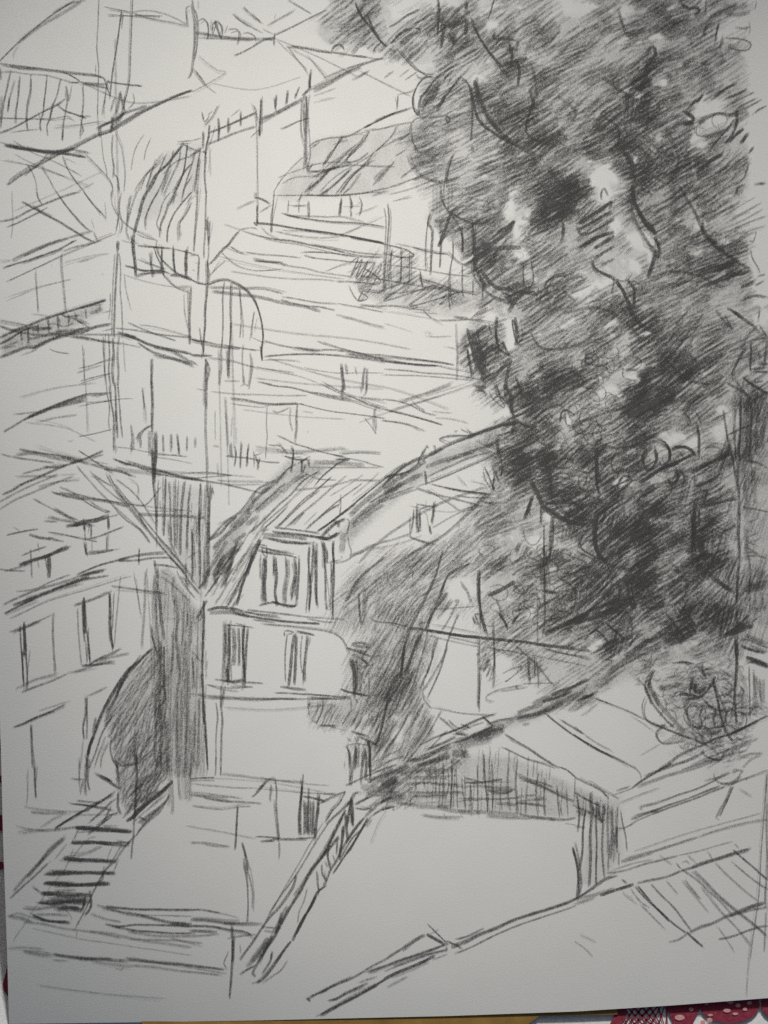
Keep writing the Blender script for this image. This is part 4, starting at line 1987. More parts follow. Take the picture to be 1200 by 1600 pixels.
8 5 960 140 920 220 880 260 830 340
5 14 940 300 880 420 800 560 720 680 640 800
6 9 960 260 900 380 820 540 740 640 680 760 610 870 560 960 520 1030
7 5 655 665 640 730 600 800 540 880 490 930 440 1000 380 1090 300 1200
5 14 600 860 550 960 500 1040
7 9 560 900 520 1040 440 1160
6 18 480 1060 420 1140 370 1210
8 7 500 1060 460 1140 420 1200
5 6 1070 310 1000 400 940 500 900 580 860 640 820 740
6 6 1100 310 1040 420 960 540 880 660
8 7 830 740 780 780 740 870 700 930 660 1010 630 1080
9 8 780 790 720 900 650 1040
6 6 620 1080 570 1140 530 1210
5 4 720 750 700 830 670 900 660 970
5 3 500 1140 490 1190
5 5 1060 380 1000 440 920 580
8 8 1000 200 1005 280 1005 360
8 9 960 280 965 370 975 450
7 5 1120 300 1180 260 1260 230
>> rungs
9 9 945 360 940 440 920 560
6 6 910 440 905 540
8 6 860 480 850 560 870 640
6 5 830 580 850 620
7 6 810 600 815 660 840 700
6 5 780 640 785 720 795 780
8 9 800 570 860 500 920 430
6 5 880 540 900 600
T 300 1400 4
7 9 500 240 460 330 410 420 380 480 400 500
8 8 620 280 560 360 500 450 440 520 400 540
6 6 500 340 490 400 440 480
3 5 600 400 560 460 500 500 440 540
5 14 480 260 420 360 340 440
6 5 420 540 430 530
8 6 400 430 340 460 300 490
T 540 1100 5
7 7 0 800 40 750 60 700 100 690
8 9 50 740 30 840 10 960
8 6 45 830 60 950
7 7 150 880 60 1000 0 1090
6 6 200 870 120 980 40 1120 0 1170
4 12 160 960 200 890
2 3 320 830 260 920 220 1020 190 1085
> drawn_lean_to_roof | pencilled lean-to roof with slanting slats in the lower right corner
T 900 1200 4
5 5 1060 505 1080 515
>> slats
8 6 285 695 320 720
9 6 385 735 430 790 480 850 530 900 585 960
7 5 370 740 430 810 520 890 600 965 690 1030
9 6 690 1020 740 1070 795 1115
7 5 470 725 540 800 620 880 680 960 725 1020
5 4 340 750 400 830 460 870
2 4 400 850 480 930 560 1010
2 4 290 780 380 850
8 4 625 592 660 630
5 5 660 630 760 700 820 760
5 4 780 740 900 890 1000 990 1100 1110
4 4 660 700 760 820 830 900
3 8 680 700 780 820
4 8 740 640 820 720 920 820 1020 900 1120 980 1190 1040
3 6 820 760 900 830 980 920
5 5 870 590 960 680 1060 770 1140 830
4 4 970 580 1060 660 1150 730 1200 760
8 6 980 510 1050 570 1120 630 1200 700
5 4 990 470 1020 500
3 4 520 540 600 600
3 4 560 700 640 790
3 4 700 540 760 600
3 4 820 520 860 580
3 3 890 990 950 1080 995 1155
4 5 660 590 690 580 710 600
3 3 -10 1080 60 1130 110 1180
2 4 20 1040 130 1090
>> lower_edge
6 6 580 1085 640 1070 700 1030
7 9 710 1025 780 990 850 970 930 930 1000 900
6 12 980 910 1080 870 1180 840
6 7 960 925 1080 890 1200 870
5 7 890 1070 980 1050 1060 1020 1160 990 1200 985
>> margin_line
2 3 1195 10 1180 200 1165 400 1155 600 1140 820 1120 950 1100 1120 1090 1200
2 4 1200 200 1190 400 1200 640 1180 800 1200 900
2 4 1190 900 1180 1150
T 1080 1200 4
2 4 475 30 455 300 435 540 425 760 400 960 375 1100 360 1200 350 1310
3 4 350 1310 345 1430
2 6 475 40 472 250 478 450 470 700 460 880
3 4 465 900 455 1150
> drawn_right_bush | pencilled scribbled bush in front of the right-hand gate
T 960 960 5
6 9 320 430 260 490 240 570 270 640 290 700
7 7 240 560 290 680 350 760 410 830 470 885
5 16 300 600 350 700 420 780 480 840 540 920
5 10 270 500 290 600 360 690
5 4 240 640 218 700 225 780 270 840 340 870 400 860
5 5 400 860 340 900 330 950 370 1000 450 1000 560 980
5 4 300 840 380 880 470 920 600 970 720 1020
3 3 220 800 300 850 340 880
7 8 310 440 280 500 260 580
5 5 180 500 220 540 260 590
4 12 180 500 200 540
9 9 610 500 600 560 590 610
8 12 640 520 620 580 660 610 720 560
9 8 500 625 580 620 660 645 720 600 760 540 790 480
6 16 560 560 620 560 700 600
5 14 660 400 700 460 740 460 760 440
7 6 690 370 690 430 720 500
6 5 500 370 560 375 620 380
7 5 450 380 540 370 600 378
6 8 520 670 600 655 700 640
8 8 770 500 790 590 810 680 830 780 850 860 880 930 930 990
6 7 780 550 820 640 860 730 890 800
5 5 680 640 740 700 800 740 880 740
6 10 840 700 880 680 920 680
5 5 540 680 560 760 580 830 620 870 680 880
5 5 620 680 580 720 570 800 640 850
6 6 690 720 670 790 690 860 660 880
5 7 640 740 700 710 780 740 770 820 790 880
5 5 780 800 800 780 850 790 860 850 800 880
6 6 600 860 660 890 760 890 840 870
5 5 650 880 680 960 720 1020 780 1060 820 1100
5 16 680 920 760 920 840 900
6 6 690 1050 710 1100 780 1130 840 1130 860 1080 900 1050
5 6 780 1140 830 1140
4 5 700 980 780 1010 840 960
4 5 560 840 620 900 700 960 740 1000
4 8 800 520 860 500 900 520
4 5 840 430 900 480 940 500
5 4 860 340 900 345 905 390 870 420
4 4 840 560 900 600 860 640 840 600
4 5 860 500 920 560 900 620 860 640
4 5 960 410 1000 405 1010 440
4 8 980 560 1010 600 990 640 960 620
5 7 900 680 960 700 1000 660
4 8 960 750 1040 780 1080 730
5 8 1040 740 1120 720 1170 750
4 8 1100 690 1140 700
5 8 900 740 940 760 900 820
3 5 560 580 480 640 420 620
5 8 340 560 440 550 520 540
5 8 400 500 480 480 560 500
6 8 470 540 540 540
4 5 400 560 380 640 410 700 400 740
5 6 900 720 870 790 880 860 930 860
4 6 330 570 400 570 350 590
3 6 460 620 500 600
T 900 900 4
6 5 1025 400 1080 400 1140 425 1200 450
7 5 1060 370 1130 400 1200 430
9 7 1035 437 1100 460 1185 482
7 7 1080 430 1140 450 1200 470
9 12 1065 505 1120 525 1200 555
8 6 1075 540 1130 535 1200 560
6 8 1070 500 1075 550
7 7 1080 530 1200 570
>> gate_posts
5 6 1010 -10 1005 180 1010 300
5 16 1015 240 1000 380 1010 500
6 11 1000 400 1005 540 1000 660
5 8 1000 640 995 780 1005 920
4 4 1085 30 1085 240
4 5 1082 560 1085 720 1090 900
3 8 1110 580 1120 760
4 8 1145 640 1150 760
3 16 1170 640 1165 800
3 9 1040 740 1040 900
3 18 1120 620 1120 860
2 14 1010 560 1060 700 1060 860
> drawn_path_edge | pencilled path edge below the right bush
7 9 520 1205 590 1160 660 1110 760 1070
6 6 760 1070 860 1020 980 980 1080 930 1200 870
5 9 940 1000 1040 950 1140 905
3 7 720 1180 840 1130 960 1080 1100 1020
3 8 880 1160 1000 1080 1140 1010
4 6 1000 1150 1080 1110 1170 1105
3 8 1040 1200 1100 1140 1160 1120
3 5 660 1210 900 1130 1060 1090
3 7 820 1200 900 1150 980 1120
4 6 950 1090 1000 1070
T 900 1200 4
6 5 860 30 870 70 910 95 960 90 1010 60 1040 10
5 8 900 95 980 95 1030 50
6 7 970 110 940 190 900 260 875 310
4 5 875 310 900 325
5 6 985 110 900 300
4 5 820 70 880 60 960 20
5 6 985 30 1010 10 1050 20
4 6 800 80 840 70
4 4 1060 60 1070 80
2 9 1020 130 1100 180
> drawn_hut | pencilled little hut with a square window at the right edge
T 960 480 5
6 7 940 30 1000 80 1060 120 1100 150
7 9 880 10 940 40 1000 90
5 5 1130 130 1160 180 1195 240
7 6 1080 255 1130 245 1195 235
8 6 1065 270 1070 350 1062 430 1065 500
5 6 1110 160 1060 200 1020 270 1000 330
7 6 1040 300 990 370 955 430
6 8 1075 480 1130 475 1200 470
7 6 1090 500 1200 500
8 10 1120 440 1200 445
4 9 1190 260 1180 440
3 7 1130 350 1130 430
6 6 1125 130 1080 180
4 4 1135 -10 1125 120
4 8 790 20 860 110 920 160
6 5 860 60 900 130 920 170
3 12 1100 170 1180 230
>> post
9 9 1070 745 1120 700 1180 655
7 9 1000 540 1060 590 1140 640 1200 680
8 9 880 590 960 630 1050 690
6 5 940 560 1000 640 1070 720
7 6 930 570 920 510 960 430
7 8 1070 740 1072 850 1060 1000 1050 1200
5 16 1000 700 1010 900 1000 1200
5 10 1050 700 1040 900 1035 1180
8 7 985 700 985 900 975 1100 980 1200
6 6 850 800 870 920 890 1050 930 1200
5 6 945 780 940 1000 950 1200
3 8 1110 750 1130 850
3 14 1170 880 1150 1100
3 12 1100 900 1110 1150
5 7 880 1000 960 960 1060 920
4 5 960 960 1190 860
3 4 1080 1080 1180 1070
6 8 1090 590 1160 570
T 900 700 4
7 8 1015 -30 1015 100 1010 200 1020 300 1020 420
7 7 975 30 990 120 1010 210
6 10 1020 400 1015 520 1020 640 1020 700
5 9 1015 700 1010 900 1000 960
4 3 1095 0 1100 200 1100 280
3 14 1060 -20 1050 160 1060 330
4 5 1080 680 1090 760 1085 850
5 6 1040 80 1100 80 1160 100 1210 130
4 9 1060 70 1140 95
5 4 1040 365 1120 380 1200 400
5 5 1060 680 1120 670 1190 685
3 4 1060 470 1140 440
3 4 1060 560 1140 530
3 5 1060 600 1160 560
4 4 1080 590 1140 610
5 6 1070 620 1140 660
6 20 1000 940 1060 880 1140 850 1200 830
5 16 1060 900 1190 860
6 5 1100 1090 1160 1040
3 12 1100 1010 1190 990
3 18 1060 480 1070 700
3 10 1120 900 1120 1040
3 10 1160 900 1165 1000
2 16 1110 120 1120 350
> drawn_hillside_terraces | pencilled paths and a small fence between the terraces and the tree
T 0 0 1
7 5 606 318 608 345 605 385 602 420 600 457
6 5 613 388 609 418 608 446
6 4 628 388 627 415 626 442
6 4 640 392 640 420 639 442
5 4 598 381 632 389 647 400 620 402
5 4 598 396 630 402
5 4 600 413 640 418 700 428 735 432
4 4 560 430 598 437 660 448 745 460
4 4 618 380 655 388 700 395
5 4 655 437 700 452 740 457
5 4 546 412 560 402 548 432 566 405 556 436 575 408 563 438 586 410 573 440 597 412 583 445
5 5 570 420 595 440 560 452 600 458
4 4 545 446 562 470 585 440
4 5 590 456 640 440 600 470 680 446 640 478 720 455
3 6 600 460 700 448
4 4 608 398 618 392
5 4 560 455 575 465 560 470 567 455
> drawn_cross_street | pencilled street edges running right from the corner post of the plain house
T 0 300 4
5 4 440 900 560 915 640 935 760 945 880 970
5 4 500 892 620 888 760 890 860 905
6 5 720 850 860 865 1000 890 1200 910
6 5 800 815 900 860 980 890 1100 930
3 4 870 830 960 840 1080 870 1200 905
7 7 780 890 860 920 940 955 1060 985 1200 1010
6 6 860 940 960 1000 1100 1040 1210 1078
5 8 960 970 1080 1000 1200 1070
5 5 960 1020 1080 1040 1200 1080
3 8 955 1040 945 1200
3 4 640 870 720 850
5 12 740 880 850 910
4 4 300 880 420 900 600 930 760 950
T 300 500 4
5 5 -10 215 60 225 130 222
5 4 -10 250 40 285
4 9 92 260 85 420 90 560
> drawn_far_wall | pencilled faint uprights on the plain wall below the domed roof
T 0 500 4
3 6 950 240 945 400 955 560
3 6 945 560 950 700
3 4 895 420 905 560
4 4 720 560 740 700
> drawn_arch_shade | pencilled dark curving band of shadow beside the pale arch in the middle
T 0 0 1
7 8 692 860 680 900 664 935 650 960
6 7 650 960 640 985 632 1010 628 1050
9 9 632 1010 628 1040 626 1060
6 10 625 1050 610 1075 600 1095
8 8 608 1085 600 1120 592 1150 585 1165
6 12 660 985 645 1020 635 1050
6 9 700 925 680 950 665 985
5 7 705 935 690 960
4 9 560 880 600 840 680 790 760 760
6 8 640 920 668 890 700 860
6 6 612 885 650 860 700 830 760 770
5 8 540 940 560 905 600 870
6 6 560 925 562 960 565 975
4 10 570 920 568 965
5 7 735 880 700 900 690 930
5 5 675 950 665 1000 652 1050 640 1090
5 6 700 1010 685 1040 660 1080
5 6 716 960 700 1000 690 1040 668 1090
4 6 672 1120 650 1160 628 1190
5 6 690 1110 660 1160 630 1195
5 6 640 1110 625 1140 600 1175
4 5 660 1100 640 1140
6 7 560 1150 590 1165
5 6 620 1150 600 1180
4 6 700 1140 670 1170
> drawn_garden_shrub | pencilled loose loops of foliage beside the right gate
4 4 1070 1110 1085 1098 1100 1106 1102 1122 1090 1135 1075 1130 1068 1118 1078 1104 1094 1104
4 4 1100 1125 1112 1115 1126 1120 1128 1136 1116 1146 1104 1140 1102 1128
4 4 1050 1090 1060 1080 1074 1084 1076 1098 1064 1106 1052 1100
4 4 1086 1140 1100 1134 1112 1146 1106 1160 1092 1160 1084 1150
4 4 1120 1090 1134 1084 1146 1092 1144 1108 1130 1112 1120 1102
3 4 1140 1120 1152 1112 1166 1118 1164 1134 1150 1140 1140 1130
3 4 1030 1120 1040 1108 1054 1112 1056 1128 1042 1136 1032 1130
4 4 1060 1150 1074 1142 1088 1150 1086 1166 1070 1172 1060 1162
3 4 1120 1060 1136 1052 1150 1062 1146 1078 1130 1082 1120 1072
3 4 1094 1050 1108 1044 1122 1052 1118 1066 1104 1070
> drawn_construction_lines | faint pencil construction lines laid under the roofs on the left half
T 0 0 1
2 5 401 170 402 240 403 330
2 7 180 60 182 200 186 340
1 8 236 560 238 640 240 760
2 5 341 545 344 640 346 760
2 5 353 640 356 720 358 790
1 7 362 500 364 600 366 700
2 4 0 250 60 262 140 290
2 4 20 330 90 300 160 268
2 4 100 410 140 400 170 396
2 4 10 470 60 450 110 436
2 5 130 130 210 160 300 150
2 4 330 130 400 140 470 120
2 4 430 60 500 90 560 120
2 4 560 110 600 130 640 150
2 5 350 350 420 372 520 388 600 400
2 4 340 400 430 420 540 436
2 5 360 505 460 520 560 530 640 545
2 5 420 560 520 590 620 610 700 640
2 4 380 640 460 650 540 655
2 4 400 590 480 600 600 608
2 4 560 660 620 640 690 618
2 5 200 720 260 735 330 740 400 745
2 4 30 620 90 605 150 598
2 4 40 660 100 668 150 690
2 4 160 780 220 790 300 798
2 4 60 700 120 715 170 725
2 4 20 760 70 745 120 740
2 4 340 820 400 790 430 770
2 4 350 1105 430 1108 520 1100
2 4 60 1110 110 1095
2 5 230 900 236 1000 238 1090
2 4 330 1215 420 1222 520 1240
2 4 290 1290 350 1300 400 1310
2 4 60 1540 160 1552 260 1560
2 4 640 260 690 240 720 235
2 4 610 640 680 620 740 600
2 4 640 790 700 800 740 790
2 4 560 860 620 850 660 836
1 10 60 500 120 480 160 468
1 12 400 700 460 705 540 700
2 4 990 1330 1080 1300 1190 1270
2 5 1000 1180 1090 1130 1180 1090
> drawn_tree | pencilled great dark tree filling the right side of the sheet
T 0 0 1
4 11 745 120 750 165 790 215 850 250
4 9 830 100 838 140 828 175
3 9 940 120 985 150 1008 130 1012 95
4 12 975 235 992 275 988 330 1010 375 1030 402
4 14 890 320 855 345 815 340
4 10 740 400 740 430 765 460 800 475
4 11 880 490 930 480 975 500 1000 530
4 12 798 560 790 610 803 650 800 680
4 10 1060 290 1085 330 1100 360 1140 400 1172 420
4 11 850 760 880 800 930 815
4 12 935 800 930 850 950 880 990 890
4 12 1000 775 1060 742 1120 715 1140 705
4 14 1088 780 1083 850 1100 890 1140 922
3 10 900 600 880 630 850 640 830 670
3 9 1020 440 1050 425 1090 430 1130 450
3 9 640 240 655 270 690 285 720 275
3 8 700 330 740 350 770 340 790 320
3 10 870 150 900 175 880 205 850 215
3 10 940 180 965 200 960 235 925 250
3 10 1040 200 1060 240 1050 280 1020 300
3 9 900 420 880 450 900 470
3 9 830 520 850 545 900 540 930 520
3 9 1040 560 1070 590 1110 600 1130 585
3 9 780 730 800 745 830 740
3 9 990 660 1010 690 960 700 930 690
3 10 1050 880 1075 910 1060 940 1010 950
3 9 960 940 985 965 970 1000 930 1010
3 9 870 900 900 925 890 960 850 970
T 480 0 5
8 6 375 20 400 80 440 150 500 220 540 280 580 330 620 360
6 5 480 130 520 230 570 310
7 6 650 340 700 290 740 250
4 4 700 380 760 450 820 520 880 560 950 580
4 6 850 580 880 610 920 600
6 3 1025 -10 1035 100 1025 180 1022 270
5 5 1040 40 1045 100
6 7 640 210 700 180 780 120 880 70
5 5 830 190 900 150 1000 90
7 9 690 290 760 240 820 220
7 8 650 340 690 310
6 10 720 340 780 290 840 250
7 5 830 220 870 220 885 250 840 260
3 6 600 610 680 550
3 4 720 600 800 540
3 4 765 625 860 560
4 4 700 400 640 380
5 5 520 420 530 370 600 310
4 16 350 420 400 360 460 330
6 6 190 400 210 360 260 350 290 385
8 5 985 600 930 600 880 640 845 700 825 760 830 840 860 890 890 905
8 7 1050 580 990 630 940 700 890 760 870 840
6 20 880 860 930 780 990 700 1040 620
6 14 910 830 970 780 1030 680
9 14 860 850 880 890
7 5 1150 510 1090 550 1060 590
6 6 1150 545 1100 580 1060 640
6 7 1130 610 1090 660
8 7 1200 600 1140 670 1090 740 1050 790
8 12 1010 850 1050 800 1080 740
7 9 1010 860 1040 860
4 4 820 1060 815 980 860 920 1000 910 1100 900
6 5 1080 910 1115 920 1100 960 1085 930
5 4 815 1060 830 1120 860 1170 900 1200
6 20 830 1150 870 1170
T 600 0 4
4 6 480 490 530 530 550 620 555 720 545 880
9 13 565 500 585 570 620 660 660 740 740 840 800 880
6 10 540 540 560 640 600 760 700 840 800 900
5 9 550 900 555 950
9 12 515 10 515 60
8 20 500 80 540 80
8 24 400 170 460 140 520 100
7 26 400 220 440 260 420 200
6 10 380 150 360 300
6 8 540 100 580 200 640 300 720 400 780 490
8 14 520 120 510 220
6 5 690 -10 670 60 650 120
7 8 690 200 690 240 760 240 830 250
7 10 780 260 800 340 790 420
8 9 830 370 845 450 835 540
7 8 840 240 830 300
6 18 740 400 830 400
7 10 760 300 840 310
6 10 910 560 930 640 900 740 890 820 940 870 1010 880
7 4 340 -10 345 80 335 210
5 4 370 100 355 200
4 4 100 310 160 380 220 440 280 480
5 3 440 960 410 1000 390 1060 385 1100 370 1200
6 5 430 970 400 1060 390 1150
T 600 300 4
5 3 360 -20 360 40 390 100 430 150 470 200
8 10 460 90 420 130 400 180 380 240 340 340
6 7 340 340 400 240
7 4 460 200 490 270 490 375
7 6 545 220 560 300 558 390
5 3 280 150 265 260 258 400 262 490
6 6 290 130 275 200 300 240 295 380 290 520
5 6 350 200 355 330 350 470
5 10 310 180 370 180
5 4 400 370 430 400 470 440 530 460
5 4 430 300 430 400 410 500 405 640 415 740
4 3 180 345 300 375 400 390
6 5 225 500 235 560 240 590
6 4 225 540 320 570 440 610
9 15 590 380 570 440 590 520 640 600
7 16 620 380 700 350 860 345
8 12 600 480 660 560 720 600 800 600
8 14 600 390 680 320 780 240 810 180
7 9 560 400 600 360
6 5 490 450 490 600 500 660
5 4 555 540 555 650
5 4 620 560 620 670
5 4 685 380 690 480
6 4 920 430 935 560 880 590 870 440
6 5 720 500 780 460
7 6 1000 600 1020 560 1070 530 1140 520
6 7 690 660 640 700 590 730
5 3 540 790 600 740
4 4 340 800 440 800 560 795 700 815
5 9 430 780 530 790
5 8 340 700 380 690
6 5 420 690 440 670
3 5 340 640 280 650
6 5 655 810 665 880
7 14 880 620 820 680 780 750
9 20 760 640 820 700
8 16 800 640 880 620 960 640
9 10 520 850 540 940 580 1060 620 1130 640 1150
7 20 540 860 570 950 610 1080 640 1130
7 6 580 860 600 960 640 1080
6 13 640 830 560 900
6 11 560 930 490 980
5 9 540 880 480 930
6 14 640 1000 560 1130
8 8 710 780 700 880 720 980 780 1020
7 8 740 930 770 1000 790 1030
7 12 780 1040 720 1120 660 1170
6 8 600 1090 620 1180
7 9 640 1190 600 1160
5 20 640 960 720 1000 660 1060
5 22 600 1000 640 1080
7 5 550 1000 580 1120
5 8 520 980 550 1150
8 8 820 1150 840 1200 870 1280
6 4 830 850 800 800 820 920 850 960
5 4 860 840 870 900 840 940
8 11 820 780 830 900 820 960
T 600 600 4
9 12 750 0 790 70 800 180
7 7 700 0 730 80 770 110
5 4 655 40 680 90 750 150 740 110 690 50
6 5 640 70 620 40 570 40
6 11 570 15 640 20
6 10 820 220 880 260 930 270
9 14 915 600 960 680 1000 770 1080 830 1180 860
6 8 1000 740 1200 740
9 13 880 840 930 700
4 4 870 900 880 960 910 1000 950 1000 990 940
7 5 1000 880 1000 1000 1010 1100
6 9 1050 820 1040 940 1040 1080
5 9 985 760 980 880
7 12 820 1050 850 990
7 6 900 760 915 820
4 4 1100 860 1130 920
T 700 600 4
8 12 600 760 700 830 800 870 880 870
8 14 930 400 930 520 950 620
7 10 930 850 920 950 940 1050 1000 1120
7 7 750 710 860 800
5 4 640 1030 760 1070 860 1110
5 6 840 950 830 1020 940 1090
3 9 800 1040 880 1080 960 1120
5 4 660 1240 780 1180 920 1130
4 5 660 1280 780 1230 880 1180
6 4 820 1030 870 960
5 5 1060 400 1020 500 1060 560 1100 500
7 8 1030 560 1100 530
7 7 1020 650 1140 590
7 4 730 180 740 250
6 5 700 240 710 180 740 160 790 190
7 9 640 560 640 700
7 7 660 820 650 1000 630 1080 610 1100
8 5 600 1000 600 1120 610 1300
6 9 590 1290 680 1310
8 14 250 1320 340 1280 420 1230
7 20 850 1220 780 1300 760 1360
7 22 900 1190 960 1170
6 9 720 1500 860 1430 980 1380 1120 1340
8 12 600 1560 760 1490 880 1440
8 14 740 1500 900 1460 1080 1410
6 7 560 1400 700 1320
5 8 420 1420 540 1380
9 9 400 1500 430 1450
6 5 310 1420 360 1500 370 1540
7 6 980 1490 1040 1540 1100 1600
6 6 1120 1240 1140 1340 1170 1420
5 5 400 1250 480 1330
6 5 160 1450 170 1490 200 1490
6 9 190 1160 200 1400 240 1560
4 4 70 870 70 900
T 960 240 5
8 14 80 -10 130 40 140 130 110 200
7 12 140 240 150 340 180 430 230 520 300 590 330 640
9 12 190 440 250 560 320 620
8 9 310 650 350 740 340 830
7 12 330 740 300 860 260 970
9 13 700 450 680 500
7 12 690 520 690 610 740 670 800 700
6 9 740 680 840 760 920 810
6 7 900 800 960 830
9 16 650 130 700 110
8 10 660 120 760 50 850 0
7 9 780 160 900 90
6 6 1050 70 1010 190 940 240
7 9 950 310 970 260 1020 240
5 8 1090 240 1180 225
8 12 1068 690 1072 680
4 3 1110 600 1100 650 1080 690
4 3 870 720 1000 650 1090 610
3 4 810 600 1000 520 1160 430
4 4 900 600 1040 540 1180 490
3 4 860 550 1000 460 1150 380
2 4 830 500 960 420 1100 340
3 4 940 680 1060 600 1180 560
3 5 900 430 980 370
4 3 1060 740 1080 820 1120 880 1140 930
8 12 0 980 60 1060 100 1140 130 1200
7 7 100 990 140 1030 155 1100 150 1190
5 4 10 980 60 1000 110 980 140 930
7 9 400 880 470 860
7 14 540 850 620 800
8 13 780 920 880 870 960 840
8 10 960 950 1070 910
8 14 700 1040 850 970 1000 920
6 14 980 1040 1100 1000
5 6 1120 960 1180 940
5 9 990 1150 1090 1110 1180 1120
5 7 1100 1030 1170 990
T 960 480 5
9 14 110 -10 150 60 200 130 260 170 320 190
9 30 60 820 160 740 260 640
9 30 100 850 240 780 380 710
9 26 200 620 280 540
9 22 380 640 340 700
8 26 300 800 400 740 480 710
9 14 380 610 300 660
5 5 70 470 65 530 100 560 160 570 190 560
5 6 180 490 90 480
7 7 30 680 130 620
5 5 110 360 160 310 220 330
6 7 540 820 580 860 600 910
5 6 620 790 660 860 680 920
7 9 640 900 660 1000 660 1100 660 1180
6 8 520 960 600 900
5 5 680 980 740 960
7 12 200 1100 280 1060 340 1030
8 8 340 1030 400 1060 430 1120 430 1200
6 6 310 1080 335 1150 325 1200
8 9 450 1110 480 1090 550 1090 600 1110 640 1160
7 14 220 1180 260 1120 300 1080
T 900 700 4
8 9 440 0 415 60 440 130 480 120 505 60 490 10
6 7 500 -40 580 0 585 60 540 110 520 80
7 9 525 130 640 80 740 30
8 14 400 220 480 160 560 120 640 90
7 8 560 230 600 250 640 220
8 10 620 130 640 180 610 220 570 200
7 6 640 130 680 180 660 240
8 12 720 150 840 90 960 40
6 6 740 160 740 240
7 9 740 240 820 210 880 180
6 5 820 210 900 160
7 7 820 360 920 330 1010 315
5 4 840 340 920 290 980 260
9 12 740 370 740 470 740 600
9 22 770 540 790 640 820 700
7 6 720 400 730 560 725 640
8 6 770 380 770 480
8 8 790 270 820 260 810 310 790 340
8 22 800 660 870 680
9 24 820 740 860 720
8 22 800 440 880 460
6 5 720 560 740 780
9 16 760 720 760 760
8 12 880 820 960 880 990 900
6 7 950 800 960 860
5 8 250 240 300 170 350 200 280 260
4 5 540 190 600 250 540 330 500 380
4 5 390 370 400 310 480 260
8 7 130 0 125 130 130 230 150 290
7 5 70 160 60 230
8 9 130 400 110 520 130 640 180 700 230 640
7 12 140 480 190 420
6 5 160 690 220 680 240 620
6 9 120 1040 180 1020 320 980
5 5 340 820 370 1000
8 9 330 930 360 1010
7 6 190 1090 250 1150 310 1200
7 6 50 1200 130 1140 220 1240
6 5 250 1110 250 1230
5 5 350 1050 350 1230
6 5 220 860 280 860 260 960
8 14 800 1060 830 1060
6 16 300 1300 480 1200 640 1150 800 1080
5 22 200 1400 400 1280 600 1200 820 1120
6 14 880 1100 960 1060 1060 1000
8 7 920 1170 1000 1120 1080 1040
7 9 1080 1080 1000 1140 920 1180
5 20 960 1160 1060 1100
8 14 960 1160 1060 1120 1110 1100
T 960 0 5
5 10 740 180 710 230 700 290
6 6 815 175 800 240 790 325
4 4 715 -10 715 60 710 130
2 5 850 280 830 340 830 400 850 470
2 5 870 300 960 300 1040 320 1070 350 1040 390 960 390 890 370
1 14 890 350 960 380
6 6 700 410 800 380 860 300
3 5 1100 70 1110 0
2 4 1050 160 1060 220 1050 270
4 14 860 100 960 110 1060 90
3 20 850 40 940 60 1040 30
4 5 940 210 1010 220 1060 200
8 8 570 850 620 800 660 780 690 730
8 12 550 870 620 930 540 970
6 14 680 500 740 480
7 7 780 760 860 700 960 640
5 9 850 780 960 730 1040 690
4 6 880 820 1000 760 1090 720
4 6 960 840 1100 770
4 5 1000 860 1130 790
7 4 1100 885 1120 860 1190 825
8 7 960 850 960 940 940 1010 900 1080 860 1120
7 6 940 930 880 1010 800 1100 740 1180
8 9 1010 1000 940 1060 890 1110
8 9 1050 1030 1010 1090 980 1120
7 8 1090 1140 1050 1200
6 7 1040 860 980 890 900 900 800 890 700 930 650 970
5 4 650 970 640 1030 680 1060 800 1040 960 960
4 4 700 1070 800 1060 900 1010
6 8 640 950 560 980
7 9 660 800 640 790
7 12 240 420 300 360 320 420 260 500 240 590
8 7 240 600 160 720 60 760
4 8 30 60 50 160 90 260 160 320
7 10 520 20 570 60 650 60 660 90 620 120
T 720 240 5
8 12 1180 370 1100 430 1020 480 920 545
7 10 1180 450 1100 490 1020 540 920 590
6 6 900 560 930 620 1000 620 1100 570 1200 510
8 13 1200 610 1100 640 1020 680 950 720
6 7 940 720 950 740
8 10 1200 640 1110 700 1040 740
7 10 1200 720 1120 770 1040 820
8 9 1030 830 1040 890 1100 930
6 8 1200 820 1100 870
7 10 1180 370 1160 440
6 5 1190 960 1195 1020 1180 1080 1195 1090
8 9 1080 920 1150 950 1200 980
6 7 1100 360 1095 310 1120 270 1150 330
6 9 780 700 800 620 800 540
9 24 640 380 700 400 760 360
9 26 640 440 660 500
8 14 420 520 380 570 280 620
7 5 90 520 100 640 98 790
7 5 10 560 15 680 10 770
5 4 660 1010 690 980 760 940 830 940
9 24 660 1100 690 1080
5 5 860 1090 960 1050 1020 1020
4 4 1060 1140 960 1180
5 6 860 980 940 960 960 1000 900 1040
'''
